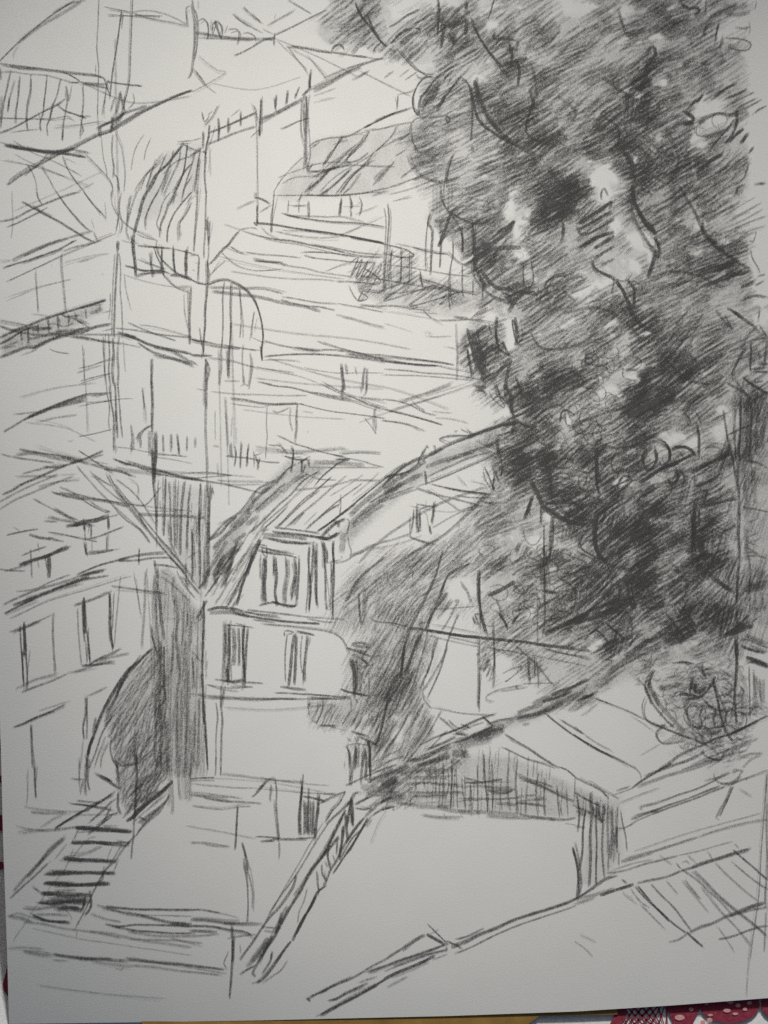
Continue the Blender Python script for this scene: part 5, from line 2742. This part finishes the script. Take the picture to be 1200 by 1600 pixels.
def draw_lines():
    cur = part = None
    curM = None
    ox, oy, sc_ = 0.0, 0.0, 1.0
    nodes = []          # [name, label, parent index, Marks]
    for ln in LINES.split('\n'):
        ln = ln.strip()
        if not ln:
            continue
        if ln.startswith('>>'):
            nm, _, lb = ln[2:].partition('|')
            nodes.append([nm.strip(), lb.strip(), part, Marks()])
            curM = nodes[-1][3]
        elif ln.startswith('>'):
            nm, _, lb = ln[1:].partition('|')
            nodes.append([nm.strip(), lb.strip(), None, Marks()])
            part = len(nodes) - 1
            curM = nodes[-1][3]
        elif ln.startswith('T'):
            _, a, b, c = ln.split()
            ox, oy, sc_ = float(a), float(b), float(c)
        else:
            q = [float(t) for t in ln.split()]
            d, w = int(q[0]), q[1]
            # widths were read off a four-fold enlargement
            P = [(ox + q[i] / sc_, oy + q[i + 1] / sc_) for i in range(2, len(q) - 1, 2)]
            P = [p for p in P if p[0] < 1262 and p[1] > -60]
            if len(P) > 1:
                pencil(curM, P, 0.7 + w * WK, min(9, d + 1) if nodes[part][0] == 'drawn_tree' else d)
    objs = {}
    for k, (nm, lb, par, M) in enumerate(nodes):
        if not M.v:
            continue
        parent = sheet if par is None else objs.get(par, sheet)
        kw = {}
        if lb:
            kw['label'] = lb
        if nm == 'drawn_construction_lines':
            kw['kind'] = 'stuff'
        objs[k] = M.build(nm, parent, **kw)
    return {nodes[k][0]: o for k, o in objs.items() if nodes[k][2] is None}
WK = 0.42
drawn = draw_lines()

# ------------------------------------------------------------------ shading of the tree, bushes and walls
GRID = '''
034611223233322456645433
255533356345544346665221
121234365564555445566332
000012244465455546666442
000000533465545557544430
000000432675455677653240
000001333776466777665331
011113433467877777762542
000002443337556437778642
000001234533676236776661
000000245653686347766520
000000356540675447765532
000000025563565424655532
001322103662555333666740
002443222554343524666763
000343331467864435555433
000000000226534577655432
000000005425556647655543
000000006536655526765543
000000002667764515766542
000000001376766426865544
000000000158754468864332
000000000226733456643254
000000003347768776321563
000000000168744656454643
000000000247766777556442
000000003442766788767531
000000004533345788777632
000112334453434788768742
002334443555644788657842
004344542445546787676643
034334421444556567766654
023454311443466756777652
002436310443444356665541
003345200313544334333320
002354100202344302344320
123344200010243001244331
222343300000000000223341
001344200000000000123430
002222000000000000012320
'''.split()
TN = np.array([[int(c) for c in row] for row in GRID], float)
TN[0:12, 20:24] = np.maximum(TN[0:12, 20:24] - 1.0, 0)
TN[0:8, 8:20] = np.maximum(TN[0:8, 8:20] - 0.5, 0)
for row in GRID:
    assert len(row) == 24, (row, len(row))
HOLES = [(940,275,27,27),(948,302,13,18),(795,326,13,20),(1100,172,30,15),(1118,190,22,12),(1088,208,10,14),
 (975,62,16,9),(1022,56,12,8),(813,110,6,6),(1000,375,26,22),(965,352,12,14),(1018,395,12,22),(915,452,36,9),(945,443,18,9),
 (885,655,8,12),(965,752,15,9),(1050,688,34,12),(1082,690,20,10),(1126,668,17,12),(798,520,12,28),(800,535,12,20),(787,640,9,13),
 (808,366,7,16),(812,395,16,13),(858,808,9,14),(836,845,17,14),(946,610,26,14),(985,588,14,10),(995,575,14,9),(750,120,14,7),
 (1145,40,22,12),(1160,35,14,10),(1050,10,14,5),(975,15,10,10),(925,12,14,8),(893,96,0,0),(735,545,10,10),
 (765,498,20,12),(745,570,8,6),(1000,150,10,8),(1037,130,8,12),(730,25,14,8),(860,25,14,6),(775,140,8,7),(785,128,7,5),
 (780,66,6,4),(765,40,10,5),(955,505,18,7),(880,510,22,5),(1030,215,16,4),(1095,350,16,8),(1090,395,14,7),(990,415,14,10),
 (720,925,34,26),(700,985,36,30),(700,1080,46,70),(780,1040,20,22),(790,1100,30,14),(1125,640,10,12),(1190,500,20,20),
 (680,1170,10,10),(622,1150,12,24),(830,960,8,10),(930,1010,20,8),(912,985,8,5),(1075,1010,26,7),(996,705,6,8),(1010,520,10,8)]
BLOB = [(565,15,16,20,4),(580,55,10,22,3),(512,38,14,14,2),(735,38,18,14,5),(728,8,4,12,5),(735,75,22,14,3),(690,40,10,14,3),
 (806,80,12,26,3),(745,160,10,22,4),(760,200,14,20,3),(670,150,8,22,3),(840,170,20,14,2),(850,230,25,18,2),(1012,95,12,34,4),
 (960,215,24,26,3),(985,250,16,30,4),(990,300,12,30,4),(1015,350,14,18,4),(1095,258,12,10,3),(1070,285,30,18,2),(870,315,36,26,3),
 (850,340,24,24,3),(1098,335,10,14,4),(1025,410,10,30,2),(1110,430,40,20,3),(1020,425,20,16,2),(820,455,20,24,3),(800,460,30,16,3),
 (745,395,12,16,5),(758,430,12,24,4),(995,510,20,16,4),(975,480,14,14,3),(1000,600,36,16,4),(985,630,30,12,4),(1030,620,30,10,3),
 (925,520,34,14,3),(940,595,26,20,2),(900,585,14,16,3),(870,600,24,20,2),(850,625,26,26,3),(805,625,12,34,4),(750,520,10,34,3),
 (760,590,16,14,3),(745,550,14,30,2),(860,660,20,20,2),(830,720,34,20,3),(880,740,40,14,3),(850,760,28,24,2),(905,810,26,12,3),
 (945,800,24,22,3),(930,850,20,34,3),(960,850,36,50,3),(1000,840,30,50,3),(1015,880,30,26,2),(1085,850,10,50,4),(1105,870,18,22,4),
 (1120,830,14,16,3),(1000,740,20,8,2),(1020,730,40,8,3),(920,890,34,20,2),(950,930,30,20,2),(1010,950,50,16,2),(1100,960,12,10,3),
 (1020,990,44,14,2),(960,1010,40,10,3),(1085,965,30,10,2),(630,1030,10,30,2),(620,1080,14,30,2),(590,1140,8,20,2),(1060,780,20,26,1),
 (985,1035,34,8,2),(1150,620,24,14,2),(1120,560,30,30,1),(1170,600,16,20,1),(870,960,40,10,2),(740,900,6,40,1)]
def zone(x, y):
    if y > 1030 and x > 985:
        return 'bush'
    if (x < 765 and y > 790) or (y > 960 and x < 900):
        return 'wall'
    if y > 395 and y < 500 and x < 735:
        return 'hedge'
    return 'tree'
def tone_at(x, y):
    fx = min(max((x - 495) / 30.0, 0), 22.999)
    fy = min(max((y - 15) / 30.0, 0), 38.999)
    i, j = int(fx), int(fy)
    a, b = fx - i, fy - j
    t = (TN[j, i] * (1-a) + TN[j, i+1] * a) * (1-b) + (TN[j+1, i] * (1-a) + TN[j+1, i+1] * a) * b
    for bx, by, rx, ry, s in BLOB:
        dx, dy_ = (x - bx) / rx, (y - by) / ry
        q = dx * dx + dy_ * dy_
        if q < 5:
            t += s * 0.75 * math.exp(-q)
    if zone(x, y) == 'tree' and t > 2.2:
        t = max(t, 3.4)
    for bx, by, rx, ry in HOLES:
        if rx < 9 and ry < 9:
            continue
        rx, ry = rx * 0.78, ry * 0.78
        if rx:
            # holes follow the slant of the pencil
            dx, dy_ = x - bx, y - by
            if abs(dx) > 60 or abs(dy_) > 60:
                continue
            if rx > ry * 1.25:
                dx, dy_ = dx * 0.87 - dy_ * 0.5, dx * 0.5 + dy_ * 0.87
            q = (dx / rx) ** 2 + (dy_ / ry) ** 2
            q *= 1 + 1.3 * noise.noise((x * 0.07, y * 0.07, bx * 0.1)) + 0.5 * noise.noise((x * 0.2, y * 0.2, bx * 0.1))
            if q < 3:
                t *= 1 - math.exp(-(max(q, 0) ** 3) * 1.6)
    if x > 1165:
        t *= max(0.0, 1 - (x - 1165) / 25.0) if y < 480 else 1
    return max(0.0, min(9.0, t))
# cached on a fine lattice for speed
TX = np.arange(470, 1216, 6.0)
TY = np.arange(-30, 1220, 6.0)
TF = np.array([[tone_at(x, y) if x > 480 else 0.0 for x in TX] for y in TY])
def tf(x, y):
    fx = (x - TX[0]) / 6.0
    fy = (y - TY[0]) / 6.0
    if fx < 0 or fy < 0 or fx >= len(TX) - 1 or fy >= len(TY) - 1:
        return 0.0
    i, j = int(fx), int(fy)
    a, b = fx - i, fy - j
    return float((TF[j, i] * (1-a) + TF[j, i+1] * a) * (1-b) + (TF[j+1, i] * (1-a) + TF[j+1, i+1] * a) * b)

def slant(x, y):
    z = zone(x, y)
    if z == 'wall':
        if x < 770 and y > 950:
            return math.radians(62)
        if x < 760:
            return math.radians(44)
        return math.radians(35)
    if z == 'hedge':
        return math.radians(35)
    if z == 'bush':
        return math.radians(15)
    if x > 1130 and y > 620:
        return math.radians(70)
    if x < 780 and 170 < y < 300:
        return math.radians(22)
    if 1000 < x and 380 < y < 470:
        return math.radians(24)
    if 560 > x:
        return math.radians(36)
    return math.radians(32) + 0.3 * noise.noise((x * 0.009, y * 0.009, 0)) + 0.2 * noise.noise((x * 0.025, y * 0.025, 7))

def rubbing(zname, parent, name):
    """Soft grey left where the side of the lead and the hand have rubbed over the paper."""
    v, f, t, idx = [], [], [], {}
    def vid(i, j):
        if (i, j) not in idx:
            x, y = TX[i], TY[j]
            idx[(i, j)] = len(v)
            v.append(place(x, y, 0.00002))
            d = TF[j, i]
            t.append((0.024 if zname == 'wall' else 0.016 if zname == 'bush' else 0.034) * d * (1 + 0.35 * noise.noise((x * 0.05, y * 0.05, 5))) * min(1.0, max(0.0, d - 1.6)))
        return idx[(i, j)]
    for j in range(len(TY) - 1):
        for i in range(len(TX) - 1):
            if zone(TX[i], TY[j]) != zname:
                continue
            if max(TF[j, i], TF[j+1, i], TF[j, i+1], TF[j+1, i+1]) < 0.8:
                continue
            f.append((vid(i, j), vid(i, j+1), vid(i+1, j+1), vid(i+1, j)))
    if f:
        mesh_obj(name, v, f, M_RUB, parent, tone=t, kind='stuff')

def hatching(zname, parent, name, n, seed, mid=30.0, wide=3.2, strength=1.0, curl=0.0):
    """Bundles of parallel strokes, the way a hand hatches; every stroke stops dead at a gap."""
    rr = random.Random(seed)
    M = Marks()
    tries = made = 0
    while made < n and tries < n * 12:
        tries += 1
        x, y = rr.uniform(485, 1198), rr.uniform(-14, 1195)
        if zone(x, y) != zname:
            continue
        d = tf(x, y)
        if d < 0.7 or rr.random() > (d / 8.0) ** 0.7 + 0.05:
            continue
        ang = slant(x, y) + rr.gauss(0, 0.09)
        if rr.random() < 0.05:
            ang += rr.uniform(-1.2, 1.2)
        L0 = mid * rr.uniform(0.5, 1.5)
        press = rr.uniform(0.65, 1.25)
        gap = rr.uniform(4.3, 6.2)
        ca, sa_ = math.cos(ang), -math.sin(ang)
        num = rr.randint(3, 8)
        drift = rr.gauss(0, 1.5)
        for q in range(num):
            off = (q - num / 2) * gap + rr.gauss(0, 0.5)
            xc = x - sa_ * off + ca * (drift * q + rr.gauss(0, 3))
            yc = y + ca * off + sa_ * (drift * q + rr.gauss(0, 3))
            dc = tf(xc, yc)
            if dc < 1.0:
                continue
            L = L0 * rr.uniform(0.75, 1.2)
            m = max(3, int(L / 4.5))
            bow = rr.uniform(-1, 1) * L * 0.04 + curl * rr.uniform(-1, 1) * L
            s0 = rr.uniform(0, 900)
            base = (0.075 + 0.040 * dc) * press * strength * rr.uniform(0.8, 1.2)
            pts, ts = [], []
            def flush():
                if len(pts) > 2:
                    w0 = wide * rr.uniform(0.7, 1.35)
                    ts[0] *= 0.6
                    ts[-1] *= 0.6
                    M.ribbon(list(pts), [w0] * len(pts), list(ts), soft=0.9, lift=rr.uniform(0.00003, 0.00009))
                pts.clear()
                ts.clear()
            for k in range(m + 1):
                u = k / m - 0.5
                b = bow * (1 - 4 * u * u)
                px, py = xc + ca * u * L - sa_ * b, yc + sa_ * u * L + ca * b
                dd = tf(px, py)
                if dd < min(1.6, dc * 0.45):
                    flush()
                    continue
                tone = base * (0.8 + 0.2 * dd / max(dc, 1)) * (1 + 0.4 * noise.noise((s0, u * L * 0.12, 0)))
                pts.append((px + noise.noise((s0, u * 6, 3)) * 0.7, py + noise.noise((s0, u * 6, 8)) * 0.7))
                ts.append(max(0.0, min(0.8, tone)))
            flush()
            made += 1
    return M.build(name, parent, kind='stuff')

tree = drawn['drawn_tree']
bush = drawn['drawn_right_bush']
gable = drawn['drawn_right_gable']
terr = drawn['drawn_hillside_terraces']
for z, par, nm in (('tree', tree, 'rubbed_shade'), ('wall', gable, 'rubbed_shade'), ('bush', bush, 'rubbed_shade')):
    rubbing(z, par, nm)
hatching('tree', tree, 'leaf_hatching', 9000, 3, mid=36, strength=0.8)
hatching('wall', gable, 'shadow_hatching', 1700, 5, mid=36, wide=2.6, strength=0.62)
hatching('bush', bush, 'leaf_hatching', 700, 9, mid=18, wide=2.4, strength=0.8, curl=0.5)
hatching('hedge', terr, 'leaf_hatching', 420, 11, mid=24, wide=2.4, strength=0.8)

# the cypress between the houses and the shaded corner of the foreground roof
def poly_hatch(poly, ang, gap, w, d, parent, name, seed, broken=0.25, mat=None):
    rr = random.Random(seed)
    M = Marks()
    a = math.radians(ang)
    ca, sa_ = math.cos(a), -math.sin(a)
    q = [(x * ca + y * sa_, -x * sa_ + y * ca) for x, y in poly]
    v = min(p[1] for p in q) + gap * 0.5
    vmax = max(p[1] for p in q)
    while v < vmax:
        xs = []
        for (x0, y0), (x1, y1) in zip(q, q[1:] + q[:1]):
            if (y0 <= v) != (y1 <= v):
                xs.append(x0 + (v - y0) / (y1 - y0) * (x1 - x0))
        xs.sort()
        for s, e in zip(xs[::2], xs[1::2]):
            s += rr.gauss(0, 2.5)
            e += rr.gauss(0, 2.5)
            while s < e - 6:
                L = min(e - s, rr.uniform(25, 80))
                if rr.random() > broken:
                    P = []
                    m = max(2, int(L / 6))
                    dv = rr.gauss(0, gap * 0.25)
                    for k in range(m + 1):
                        u = s + L * k / m
                        vv = v + dv + rr.gauss(0, 0.35)
                        P.append((u * ca - vv * sa_, u * sa_ + vv * ca))
                    t = ALPHA[d] * rr.uniform(0.5, 1.2)
                    ts = [t * (1 + 0.3 * rr.uniform(-1, 1)) for _ in P]
                    ts[0] *= 0.5
                    ts[-1] *= 0.5
                    M.ribbon(P, [w * rr.uniform(0.7, 1.3)] * len(P), ts, soft=1.0)
                s += L + rr.uniform(-6, 4)
        v += gap * rr.uniform(0.75, 1.25)
    return M.build(name, parent, mat=mat, kind='stuff')

CYP = [(238,1018),(215,1035),(190,1062),(170,1095),(160,1120),(172,1160),(178,1190),(185,1230),(195,1270),(230,1250),(262,1215),(268,1190),(262,1100),(258,1040),(250,1005)]
cyp = drawn['drawn_cypress']
poly_hatch(CYP, 62, 4.2, 2.8, 4, cyp, 'leaf_hatching', 21, 0.2)
poly_hatch(CYP, 48, 5.5, 3.0, 3, cyp, 'leaf_hatching', 22, 0.25)
poly_hatch([(175,1130),(262,1090),(266,1200),(200,1275),(182,1225)], 80, 5.5, 3.0, 3, cyp, 'leaf_hatching', 23, 0.25)
poly_hatch([(205,1225),(268,1190),(262,1240),(215,1280),(190,1282)], 42, 3.6, 3.0, 6, cyp, 'leaf_hatching', 24, 0.2)
shade = drawn['drawn_shade_wall']
poly_hatch([(258,900),(300,930),(300,1215),(270,1215),(262,1100)], 88, 5.0, 2.4, 2, shade, 'wall_hatching', 31, 0.2)
poly_hatch([(240,900),(258,900),(264,1100),(262,1200),(240,1205)], 88, 5.0, 2.4, 2, shade, 'wall_hatching', 32, 0.3)
poly_hatch([(282,780),(320,790),(318,960),(300,930),(262,870)], 89, 5.5, 2.2, 2, shade, 'wall_hatching', 33, 0.45)
fore = drawn['drawn_foreground_roof']
poly_hatch([(655,1185),(700,1165),(790,1170),(860,1200),(900,1225),(955,1250),(960,1280),(880,1272),(760,1272),(640,1258)], 87, 7.5, 2.0, 4, fore, 'lattice_hatching', 41, 0.45)
poly_hatch([(560,1240),(640,1195),(720,1170),(740,1180),(660,1225),(640,1262),(580,1265)], 35, 5.0, 3.0, 3, fore, 'roof_hatching', 42, 0.2)
poly_hatch([(640,1215),(760,1200),(850,1240),(860,1270),(700,1268),(640,1250)], 2, 8.0, 2.6, 4, fore, 'lattice_hatching', 43, 0.5)
poly_hatch([(600,1225),(650,1205),(655,1262),(600,1262)], 70, 6.0, 2.6, 2, fore, 'roof_hatching', 44, 0.3)
house = drawn['drawn_white_house']
poly_hatch([(325,920),(345,880),(400,815),(425,800),(412,840),(385,900),(365,945),(330,945)], 58, 4.2, 3.0, 4, house, 'roof_hatching', 51, 0.3)

def poly_rub(poly, tone, parent, name='rubbed_shade', edge=7.0, step=6.0):
    """A patch rubbed grey with the side of the lead, fading over a few millimetres at its rim."""
    x0, x1 = min(p[0] for p in poly), max(p[0] for p in poly)
    y0, y1 = min(p[1] for p in poly), max(p[1] for p in poly)
    def inside(x, y):
        c = False
        for (ax, ay), (bx, by) in zip(poly, poly[1:] + poly[:1]):
            if (ay > y) != (by > y) and x < (bx - ax) * (y - ay) / (by - ay) + ax:
                c = not c
        return c
    def dist(x, y):
        m = 1e9
        for (ax, ay), (bx, by) in zip(poly, poly[1:] + poly[:1]):
            q = ((x-ax)*(bx-ax) + (y-ay)*(by-ay)) / ((bx-ax)**2 + (by-ay)**2)
            q = max(0, min(1, q))
            m = min(m, math.hypot(x - ax - q*(bx-ax), y - ay - q*(by-ay)))
        return m
    nx, ny = int((x1 - x0) / step) + 3, int((y1 - y0) / step) + 3
    v, f, tt = [], [], []
    for j in range(ny):
        for i in range(nx):
            x, y = x0 - step + i * step, y0 - step + j * step
            x_, y_ = min(x, 1262), y
            v.append(place(x_, y_, 0.000022))
            k = min(1.0, dist(x, y) / edge) if inside(x, y) else 0.0
            tt.append(max(0.0, tone * k * (1 + 0.7 * noise.noise((x * 0.06, y * 0.03, tone * 9)))))
    for j in range(ny - 1):
        for i in range(nx - 1):
            a = j * nx + i
            if max(tt[a], tt[a+1], tt[a+nx], tt[a+nx+1]) > 0:
                f.append((a, a + nx, a + nx + 1, a + 1))
    mesh_obj(name, v, f, M_RUB, parent, tone=tt, kind='stuff')
poly_hatch([(236,905),(322,960),(322,1215),(240,1212)], 87, 6.5, 2.6, 2, shade, 'wall_hatching', 34, 0.25)
poly_hatch([(296,950),(322,955),(322,1215),(296,1212)], 88, 4.5, 2.6, 3, shade, 'wall_hatching', 35, 0.25)
def loops(boxes, n, parent, seed, d):
    rr = random.Random(seed)
    M = Marks()
    for _ in range(n):
        x0, y0, x1, y1 = rr.choice(boxes)
        x, y = rr.uniform(x0, x1), rr.uniform(y0, y1)
        rx, ry, ph = rr.uniform(7, 20), rr.uniform(6, 15), rr.uniform(0, 6)
        turn = rr.uniform(4, 11)
        dx, dyy = rr.uniform(-14, 14), rr.uniform(-8, 8)
        P = []
        for k in range(int(turn * 2.2)):
            a = k / 2.2
            P.append((x + dx * a / 6 + rx * math.cos(a + ph), y + dyy * a / 6 + ry * math.sin(a + ph)))
        pencil(M, P, rr.uniform(1.5, 2.6), rr.choice(d), False)
    M.build('loose_scribbles', parent, kind='stuff')
loops([(850, 640, 1130, 1000), (850, 640, 960, 780), (900, 540, 990, 680), (760, 860, 900, 980)], 95, tree, 61, (3, 4, 5))
loops([(780, 60, 1130, 480)], 22, tree, 62, (2, 3))
poly_rub([(238,900),(262,880),(318,960),(318,1215),(270,1215),(240,1200)], 0.16, shade)
poly_rub([(248,750),(325,762),(320,950),(262,870)], 0.09, shade)
poly_rub(CYP, 0.12, cyp)
poly_rub([(600,1245),(700,1175),(800,1180),(955,1250),(950,1290),(880,1280),(640,1262)], 0.12, fore)
poly_rub([(560,1240),(640,1170),(760,1135),(860,1085),(1000,1030),(1110,985),(1115,1005),(930,1090),(780,1150),(660,1215),(600,1262)], 0.17, fore, edge=14)
poly_rub([(325,940),(400,805),(540,722),(450,715),(330,850)], 0.16, house)
poly_rub([(430,300),(490,215),(600,196),(660,185),(700,230),(610,306),(440,316)], 0.09, drawn['drawn_glass_roof'])
poly_rub([(518,838),(640,722),(800,655),(800,690),(650,760),(545,852)], 0.17, gable)
poly_rub([(1020,1060),(1080,1040),(1150,1070),(1170,1120),(1120,1180),(1060,1160)], 0.08, bush)
poly_rub([(1162,640),(1230,640),(1230,1020),(1162,1010)], 0.12, drawn['drawn_hut'])
poly_rub([(0,520),(60,500),(160,470),(165,485),(80,535),(0,560)], 0.16, drawn['drawn_left_gallery'])
poly_rub([(205,330),(250,240),(320,215),(318,300),(230,350)], 0.07, drawn['drawn_domed_roof'])
poly_rub([(540,440),(600,420),(740,440),(790,480),(700,500),(590,480)], 0.10, terr)
poly_rub([(485,1100),(560,1090),(640,1110),(620,1140),(520,1135)], 0.08, house)
poly_rub([(540,1010),(600,1000),(640,960),(650,1060),(580,1120),(550,1080)], 0.10, house)
poly_rub([(940,1250),(975,1240),(975,1340),(930,1390),(905,1380),(915,1300)], 0.09, fore)

# ------------------------------------------------------------------ under the sheet
def flat(x, y, z):
    k = (D - z) / D
    return ((x - 600) * PX * k, (800 - y) * PX * k, z)
zb = min(height(x, 1590) for x in range(0, 1261, 60)) - 0.0002
zc = zb - 0.0004

def slab(name, poly, z, thick, mat, parent=None, **kw):
    n = len(poly)
    v = [flat(x, y, z) for x, y in poly] + [tuple(a - (0, 0, thick)[k] for k, a in enumerate(flat(x, y, z))) for x, y in poly]
    f = [tuple(range(n)), tuple(range(2 * n - 1, n - 1, -1))]
    f += [(i, i + n, (i + 1) % n + n, (i + 1) % n) for i in range(n)]
    return mesh_obj(name, v, f, mat, parent, smooth=False, **kw)
slab('backing_board', [(150, 1300), (230, 1632), (700, 1630), (806, 1616), (826, 1600), (842, 1588), (965, 1585), (965, 1300)],
     zb, 0.0002, M_BOARD, label='brown cardboard backing board showing as a thin strip below the sheet', cat='board')

def cloth():
    v, f = [], []
    nx, ny = 240, 240
    for j in range(ny + 1):
        for i in range(nx + 1):
            x, y = -0.45 + 0.9 * i / nx, -0.45 + 0.9 * j / ny
            z = zc - 0.0003 + 0.0002 * noise.noise((x * 22, y * 22, 1.0))
            # under the arch of the sheet the cloth hangs a little lower
            k = max(0.0, min(1.0, (y + 0.125) / 0.03)) * max(0.0, min(1.0, (0.105 - abs(x)) / 0.02 + 0.0)) 
            z += (ZMIN - 0.001 - zc) * k * k * (3 - 2 * k)
            v.append((x, y, z))
    for j in range(ny):
        for i in range(nx):
            a = j * (nx + 1) + i
            f.append((a, a + 1, a + nx + 2, a + nx + 1))
    return mesh_obj('tablecloth', v, f, M_CLOTH,
                    label='white tablecloth with a crimson lace print peeping out at the lower corners of the sheet', cat='tablecloth')
tc = cloth()
def print_patch(name, polys, mat, lift=0.0, **kw):
    v, f = [], []
    for p in polys:
        b = len(v)
        v += [flat(x, y, zc + 0.00005 + lift) for x, y in p]
        f.append(tuple(range(b, b + len(p))))
    return mesh_obj(name, v, f, mat, tc, smooth=False, **kw)
def bar(x0, y0, x1, y1, w):
    L = math.hypot(x1 - x0, y1 - y0)
    a, b = -(y1 - y0) / L * w / 2, (x1 - x0) / L * w / 2
    return [(x0 + a, y0 + b), (x1 + a, y1 + b), (x1 - a, y1 - b), (x0 - a, y0 - b)]
lace = []
for k in range(-3, 9):                      # the diamond mesh of the printed lace
    x = 930 + k * 18
    lace.append(bar(x, 1625, x + 75, 1550, 3.4))
    lace.append(bar(x + 75, 1625, x, 1550, 3.4))
lace = [[(max(962, min(1046, x)), y) for x, y in p] for p in lace]
print_patch('lace_mesh', lace, M_RED, 0.0, kind='stuff')
print_patch('lace_border', [[(958, 1625), (950, 1606), (958, 1590), (966, 1575), (966, 1550), (978, 1550), (978, 1575), (980, 1583), (976, 1592), (970, 1604), (972, 1625)]], M_RED, 0.00006)
def arc(cx_, cy_, rx, ry, a0, a1, n=14):
    return [(cx_ + rx * math.cos(math.radians(a0 + (a1 - a0) * i / n)), cy_ - ry * math.sin(math.radians(a0 + (a1 - a0) * i / n))) for i in range(n + 1)]
print_patch('lace_scallop', [[(1040, 1545), (1192, 1545)] + arc(1140, 1570, 47, 29, 12, -168) + [(1085, 1592), (1080, 1615), (1052, 1625), (1044, 1610), (1052, 1596), (1046, 1585), (1040, 1570)]], M_RED, 0.00012)
print_patch('lace_scallop', [arc(1226, 1568, 37, 28, 150, 330) + [(1262, 1545), (1190, 1545), (1188, 1560)]], M_RED, 0.00018)
spots = [arc(x, y, a, b, 0, 340, 9) for x, y, a, b in ((1136,1579,6,3.2),(1149,1584,4.5,2.2),(1164,1577,3.5,2.6),(1109,1594,4.5,4),
         (1153,1571,4,3.2),(1141,1566,5,3),(1171,1567,4,3),(1098,1598,4,4),(1062,1590,8,4.5),(1110,1586,4,2),(1080,1577,4,3),(1104,1568,3,2))]
print_patch('lace_spot', spots, M_PINK, 0.00026, kind='stuff')
leftp = [[(-30,1272),(3.5,1274),(4.5,1298),(-30,1299)],[(-30,1346),(5,1347),(6,1358),(-30,1358)],[(4,1538),(9,1520),(12,1506),(16,1504),(18,1560),(12,1556),(6,1548)],
         [(-20,1150),(1,1155),(1.5,1172),(-20,1168)],[(-30,1210),(3,1212),(3,1222),(-30,1220)]]
print_patch('lace_mesh', leftp, M_RED, 0.00006, kind='stuff')

tz = min(zc, ZMIN) - 0.004
v = [(-0.6, -0.6, tz), (0.6, -0.6, tz), (0.6, 0.6, tz), (-0.6, 0.6, tz)]
def box(name, x0, x1, y0, y1, z0, z1, mat, parent=None, **kw):
    v = [(x, y, z) for z in (z0, z1) for x, y in ((x0, y0), (x1, y0), (x1, y1), (x0, y1))]
    f = [(3, 2, 1, 0), (4, 5, 6, 7), (0, 1, 5, 4), (1, 2, 6, 5), (2, 3, 7, 6), (3, 0, 4, 7)]
    return mesh_obj(name, v, f, mat, parent, smooth=False, **kw)
tb = link(bpy.data.objects.new('table', None), label='brown wooden table under the tablecloth', cat='table')
box('tabletop', -0.5, 0.5, -0.5, 0.5, tz - 0.025, tz, M_WOOD, tb)
for sx in (-1, 1):
    for sy in (-1, 1):
        box('leg', min(sx * 0.46, sx * 0.41), max(sx * 0.46, sx * 0.41), min(sy * 0.46, sy * 0.41), max(sy * 0.46, sy * 0.41), tz - 0.74, tz - 0.025, M_WOOD, tb)
box('floor', -4, 4, -4, 4, tz - 0.79, tz - 0.74, M_FLOOR, kind='structure')
